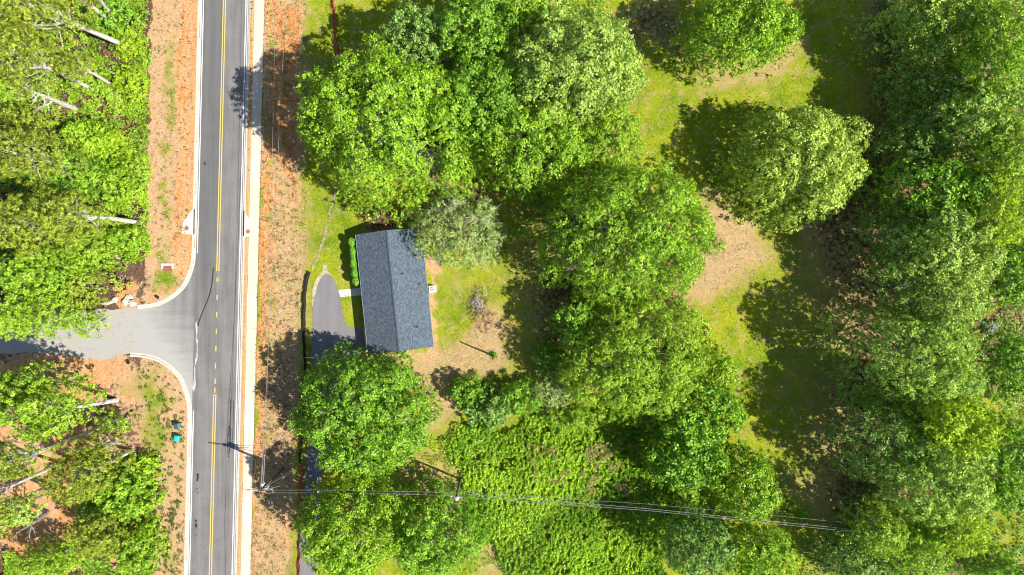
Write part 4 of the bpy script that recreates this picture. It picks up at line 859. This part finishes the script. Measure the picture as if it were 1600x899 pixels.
# verge tufts
def tufts(name, poly, n, size, pal, seed, label, hole=.5, hh=.18): return carpet(name, poly, n, lambda X, Y: hh + hh * fbm(X, Y, .8, seed), size, pal, seed, label, 'grass', .3, 1.0, hole, 3.5, None, .5)
tufts('grass_tufts', [(402, -40), (480, -40), (478, 300), (470, 540), (440, 900), (388, 940), (400, 500)], 36000, .26, 'tuft', 220, 'sparse green tufts on the clay verge east of the sidewalk', .60)
tufts('straw_litter', [(410, -40), (482, -40), (480, 420), (465, 560), (455, 940), (392, 940), (402, 500)], 30000, .28, 'straw', 221, 'tan straw litter on the clay verge east of the sidewalk', .5, .08)
tufts('grass_tufts', [(236, -40), (305, -40), (300, 300), (285, 450), (240, 470), (236, 300)], 14000, .24, 'tuft', 222, 'green tufts on the verge west of the road', .62)
tufts('grass_tufts', [(215, 565), (250, 570), (290, 620), (290, 940), (246, 940), (235, 700)], 34000, .27, 'tuft', 223, 'green tufts on the southwest verge', .60)
tufts('lawn_blades', [(486, -40), (525, -40), (540, 200), (560, 290), (640, 420), (800, 420), (800, 600), (700, 660), (620, 560), (556, 505), (490, 440)], 60000, .2, 'lime', 224, 'taller lime blades dotted over the house lawn', .5, .06)
tufts('lawn_blades', [(980, 60), (1290, -40), (1300, 160), (1340, 700), (1200, 800), (1110, 540), (1080, 420), (1100, 300), (1180, 200), (960, 260)], 50000, .2, 'tuft', 225, 'short green blades dotted over the back lawn', .52, .06)

carpet('pebbles', [(402, -40), (484, -40), (482, 300), (474, 540), (440, 900), (388, 940), (400, 500)], 5000, lambda X, Y: 0 * X, .20, 'stone', 226, 'pale pebbles strewn over the clay verge', 'gravel', .8, .25, .5, 1.0, None, .4)
carpet('pebbles', [(238, -40), (303, -40), (300, 300), (285, 450), (240, 470), (150, 480), (180, 430)], 3500, lambda X, Y: 0 * X, .20, 'stone', 227, 'pale pebbles strewn over the western verge', 'gravel', .8, .25, .5, 1.0, None, .4)
carpet('twig_litter', [(690, 440), (800, 430), (830, 600), (700, 660), (640, 600), (700, 550)], 5000, lambda X, Y: 0 * X + .03, .42, 'straw', 228, 'thin twigs and straw scattered over the tan yard', 'litter', .12, .3, .5, 1.0, None, .5)
# hedge by the front wall
def hedge():
    rg = np.random.default_rng(9); pts = [(548.5, 374), (551, 392), (552, 410), (554.5, 428), (556.5, 444)]; C = np.array([at(*p, 2.4)[:2] for p in pts]); x0, y0 = C.mean(0); e = empty('hedge', (x0, y0, .1), 'narrow clipped bright green hedge along the west wall of the house', 'hedge')
    P, Q, S, T = [], [], [], []
    for i in range(13000):
        t = rg.uniform(0, len(C) - 1.001); j = int(t); c = C[j] * (1 - (t - j)) + C[j + 1] * (t - j); a = rg.uniform(0, math.pi); w = .56 * (1 + .22 * math.sin(t * 9)) * (1 if .12 < t < 3.9 else .75); rr = rg.uniform(.82, 1.05)
        ox, oz = math.cos(a) * w * rr, (math.sin(a) ** .5) * 2.6 * rr
        P.append((c[0] - x0 + ox, c[1] - y0 + rg.uniform(-.25, .25), .12 + oz * (.92 + .1 * math.sin(t * 7)))); Q.append((math.cos(a), 0, math.sin(a) + .2)); S.append(.2 * rg.uniform(.7, 1.3)); T.append(rg.uniform(.1, 1))
    leaves('foliage', np.array(P), np.array(Q) + rg.normal(size=(13000, 3)) * .5, np.array(S), np.array(T), LEAF['hedge'], e, .7, rg)
    mb = MB()
    for c in C: mb.tube([(c[0] - x0, c[1] - y0, -.1), (c[0] - x0 + .1, c[1] - y0, .9)], [.05, .03], 6)
    mb.build('stem', M_DARKBARK, e)
hedge()
x, y = g2(772, 555); rg = np.random.default_rng(31); n = 260; e = empty('vine_clump', (x, y, .1), 'small bright leafy clump around the foot of the lawn service pole', 'plant')
leaves('foliage', np.stack([rg.normal(0, .28, n), rg.normal(0, .25, n), rg.uniform(0, .8, n)], 1), rg.normal(size=(n, 3)) + np.array([0, 0, .8]), .2 * rg.uniform(.6, 1.3, n), rg.uniform(0, 1, n), LEAF['hedge'], e, .7, rg)
# brush pile on the lawn
x, y = g2(745, 472); e = empty('brush_pile', (x, y, .1), 'pale heap of dead branches and leaves on the sunny back lawn', 'brush pile'); r = random.Random(4); mb = MB()
for k in range(60):
    a = r.uniform(0, 6.28); cx, cyy = r.gauss(0, .5), r.gauss(0, .8); L = r.uniform(.3, 1.1); zz = r.uniform(.05, .7)
    mb.tube([(cx, cyy, zz), (cx + L * math.cos(a) * .5, cyy + L * math.sin(a) * .5, zz + r.uniform(0, .2)), (cx + L * math.cos(a + .3), cyy + L * math.sin(a + .3), zz + r.uniform(-.05, .35))], [.05, .035, .015], 4)
mb.build('branches', M_PALEBARK, e)
rg = np.random.default_rng(8); n = 700; leaves('dead_leaves', np.stack([rg.normal(0, .8, n), rg.normal(-.6, 1.4, n), rg.uniform(.02, .45, n)], 1), rg.normal(size=(n, 3)) + np.array([0, 0, .8]), .24 * rg.uniform(.6, 1.3, n), rg.uniform(0, 1, n), LEAF['rust'], e, .6, rg)
x, y = g2(1388, 260 - 20); e = empty('brush_pile', (*g2(1348, 262), .1), 'reddish brown heap of dead leaves in shade at the wood edge', 'brush pile'); mb = MB()
for k in range(40):
    a = r.uniform(0, 6.28); cx, cyy = r.gauss(0, 1), r.gauss(0, .8); L = r.uniform(.8, 2); mb.tube([(cx, cyy, .2), (cx + L * math.cos(a), cyy + L * math.sin(a), .5)], [.05, .015], 4)
mb.build('branches', M_DARKBARK, e); n = 900; leaves('dead_leaves', np.stack([rg.normal(0, 1.1, n), rg.normal(0, 1.0, n), rg.uniform(.05, .8, n)], 1), rg.normal(size=(n, 3)) + np.array([0, 0, .8]), .28 * rg.uniform(.6, 1.3, n), rg.uniform(0, 1, n), LEAF['rust'], e, .6, rg)
# tarp in the gap of the wood
cx, cyy = g2(1545, 512); mb = MB(); n = 9; r = random.Random(2); V = [(cx + (i / (n - 1) - .5) * 2.6, cyy + (j / (n - 1) - .5) * 1.8, .15 + .8 * max(0, 1 - ((i - 4) / 4.6) ** 2) * max(0, 1 - ((j - 4) / 4.6) ** 2) + r.uniform(0, .12)) for j in range(n) for i in range(n)]
mb.add(V, [(j * n + i, j * n + i + 1, (j + 1) * n + i + 1, (j + 1) * n + i) for j in range(n - 1) for i in range(n - 1)]); o = mb.build('tarp', simple('tarp_blue', (.20, .20, .20), .7, .4), smooth=True); o.modifiers.new('s', 'SOLIDIFY').thickness = .02; tag(o, 'small grey tarp over a heap in the gap of the eastern wood', 'tarp')
print('LEAVES', NLEAF)
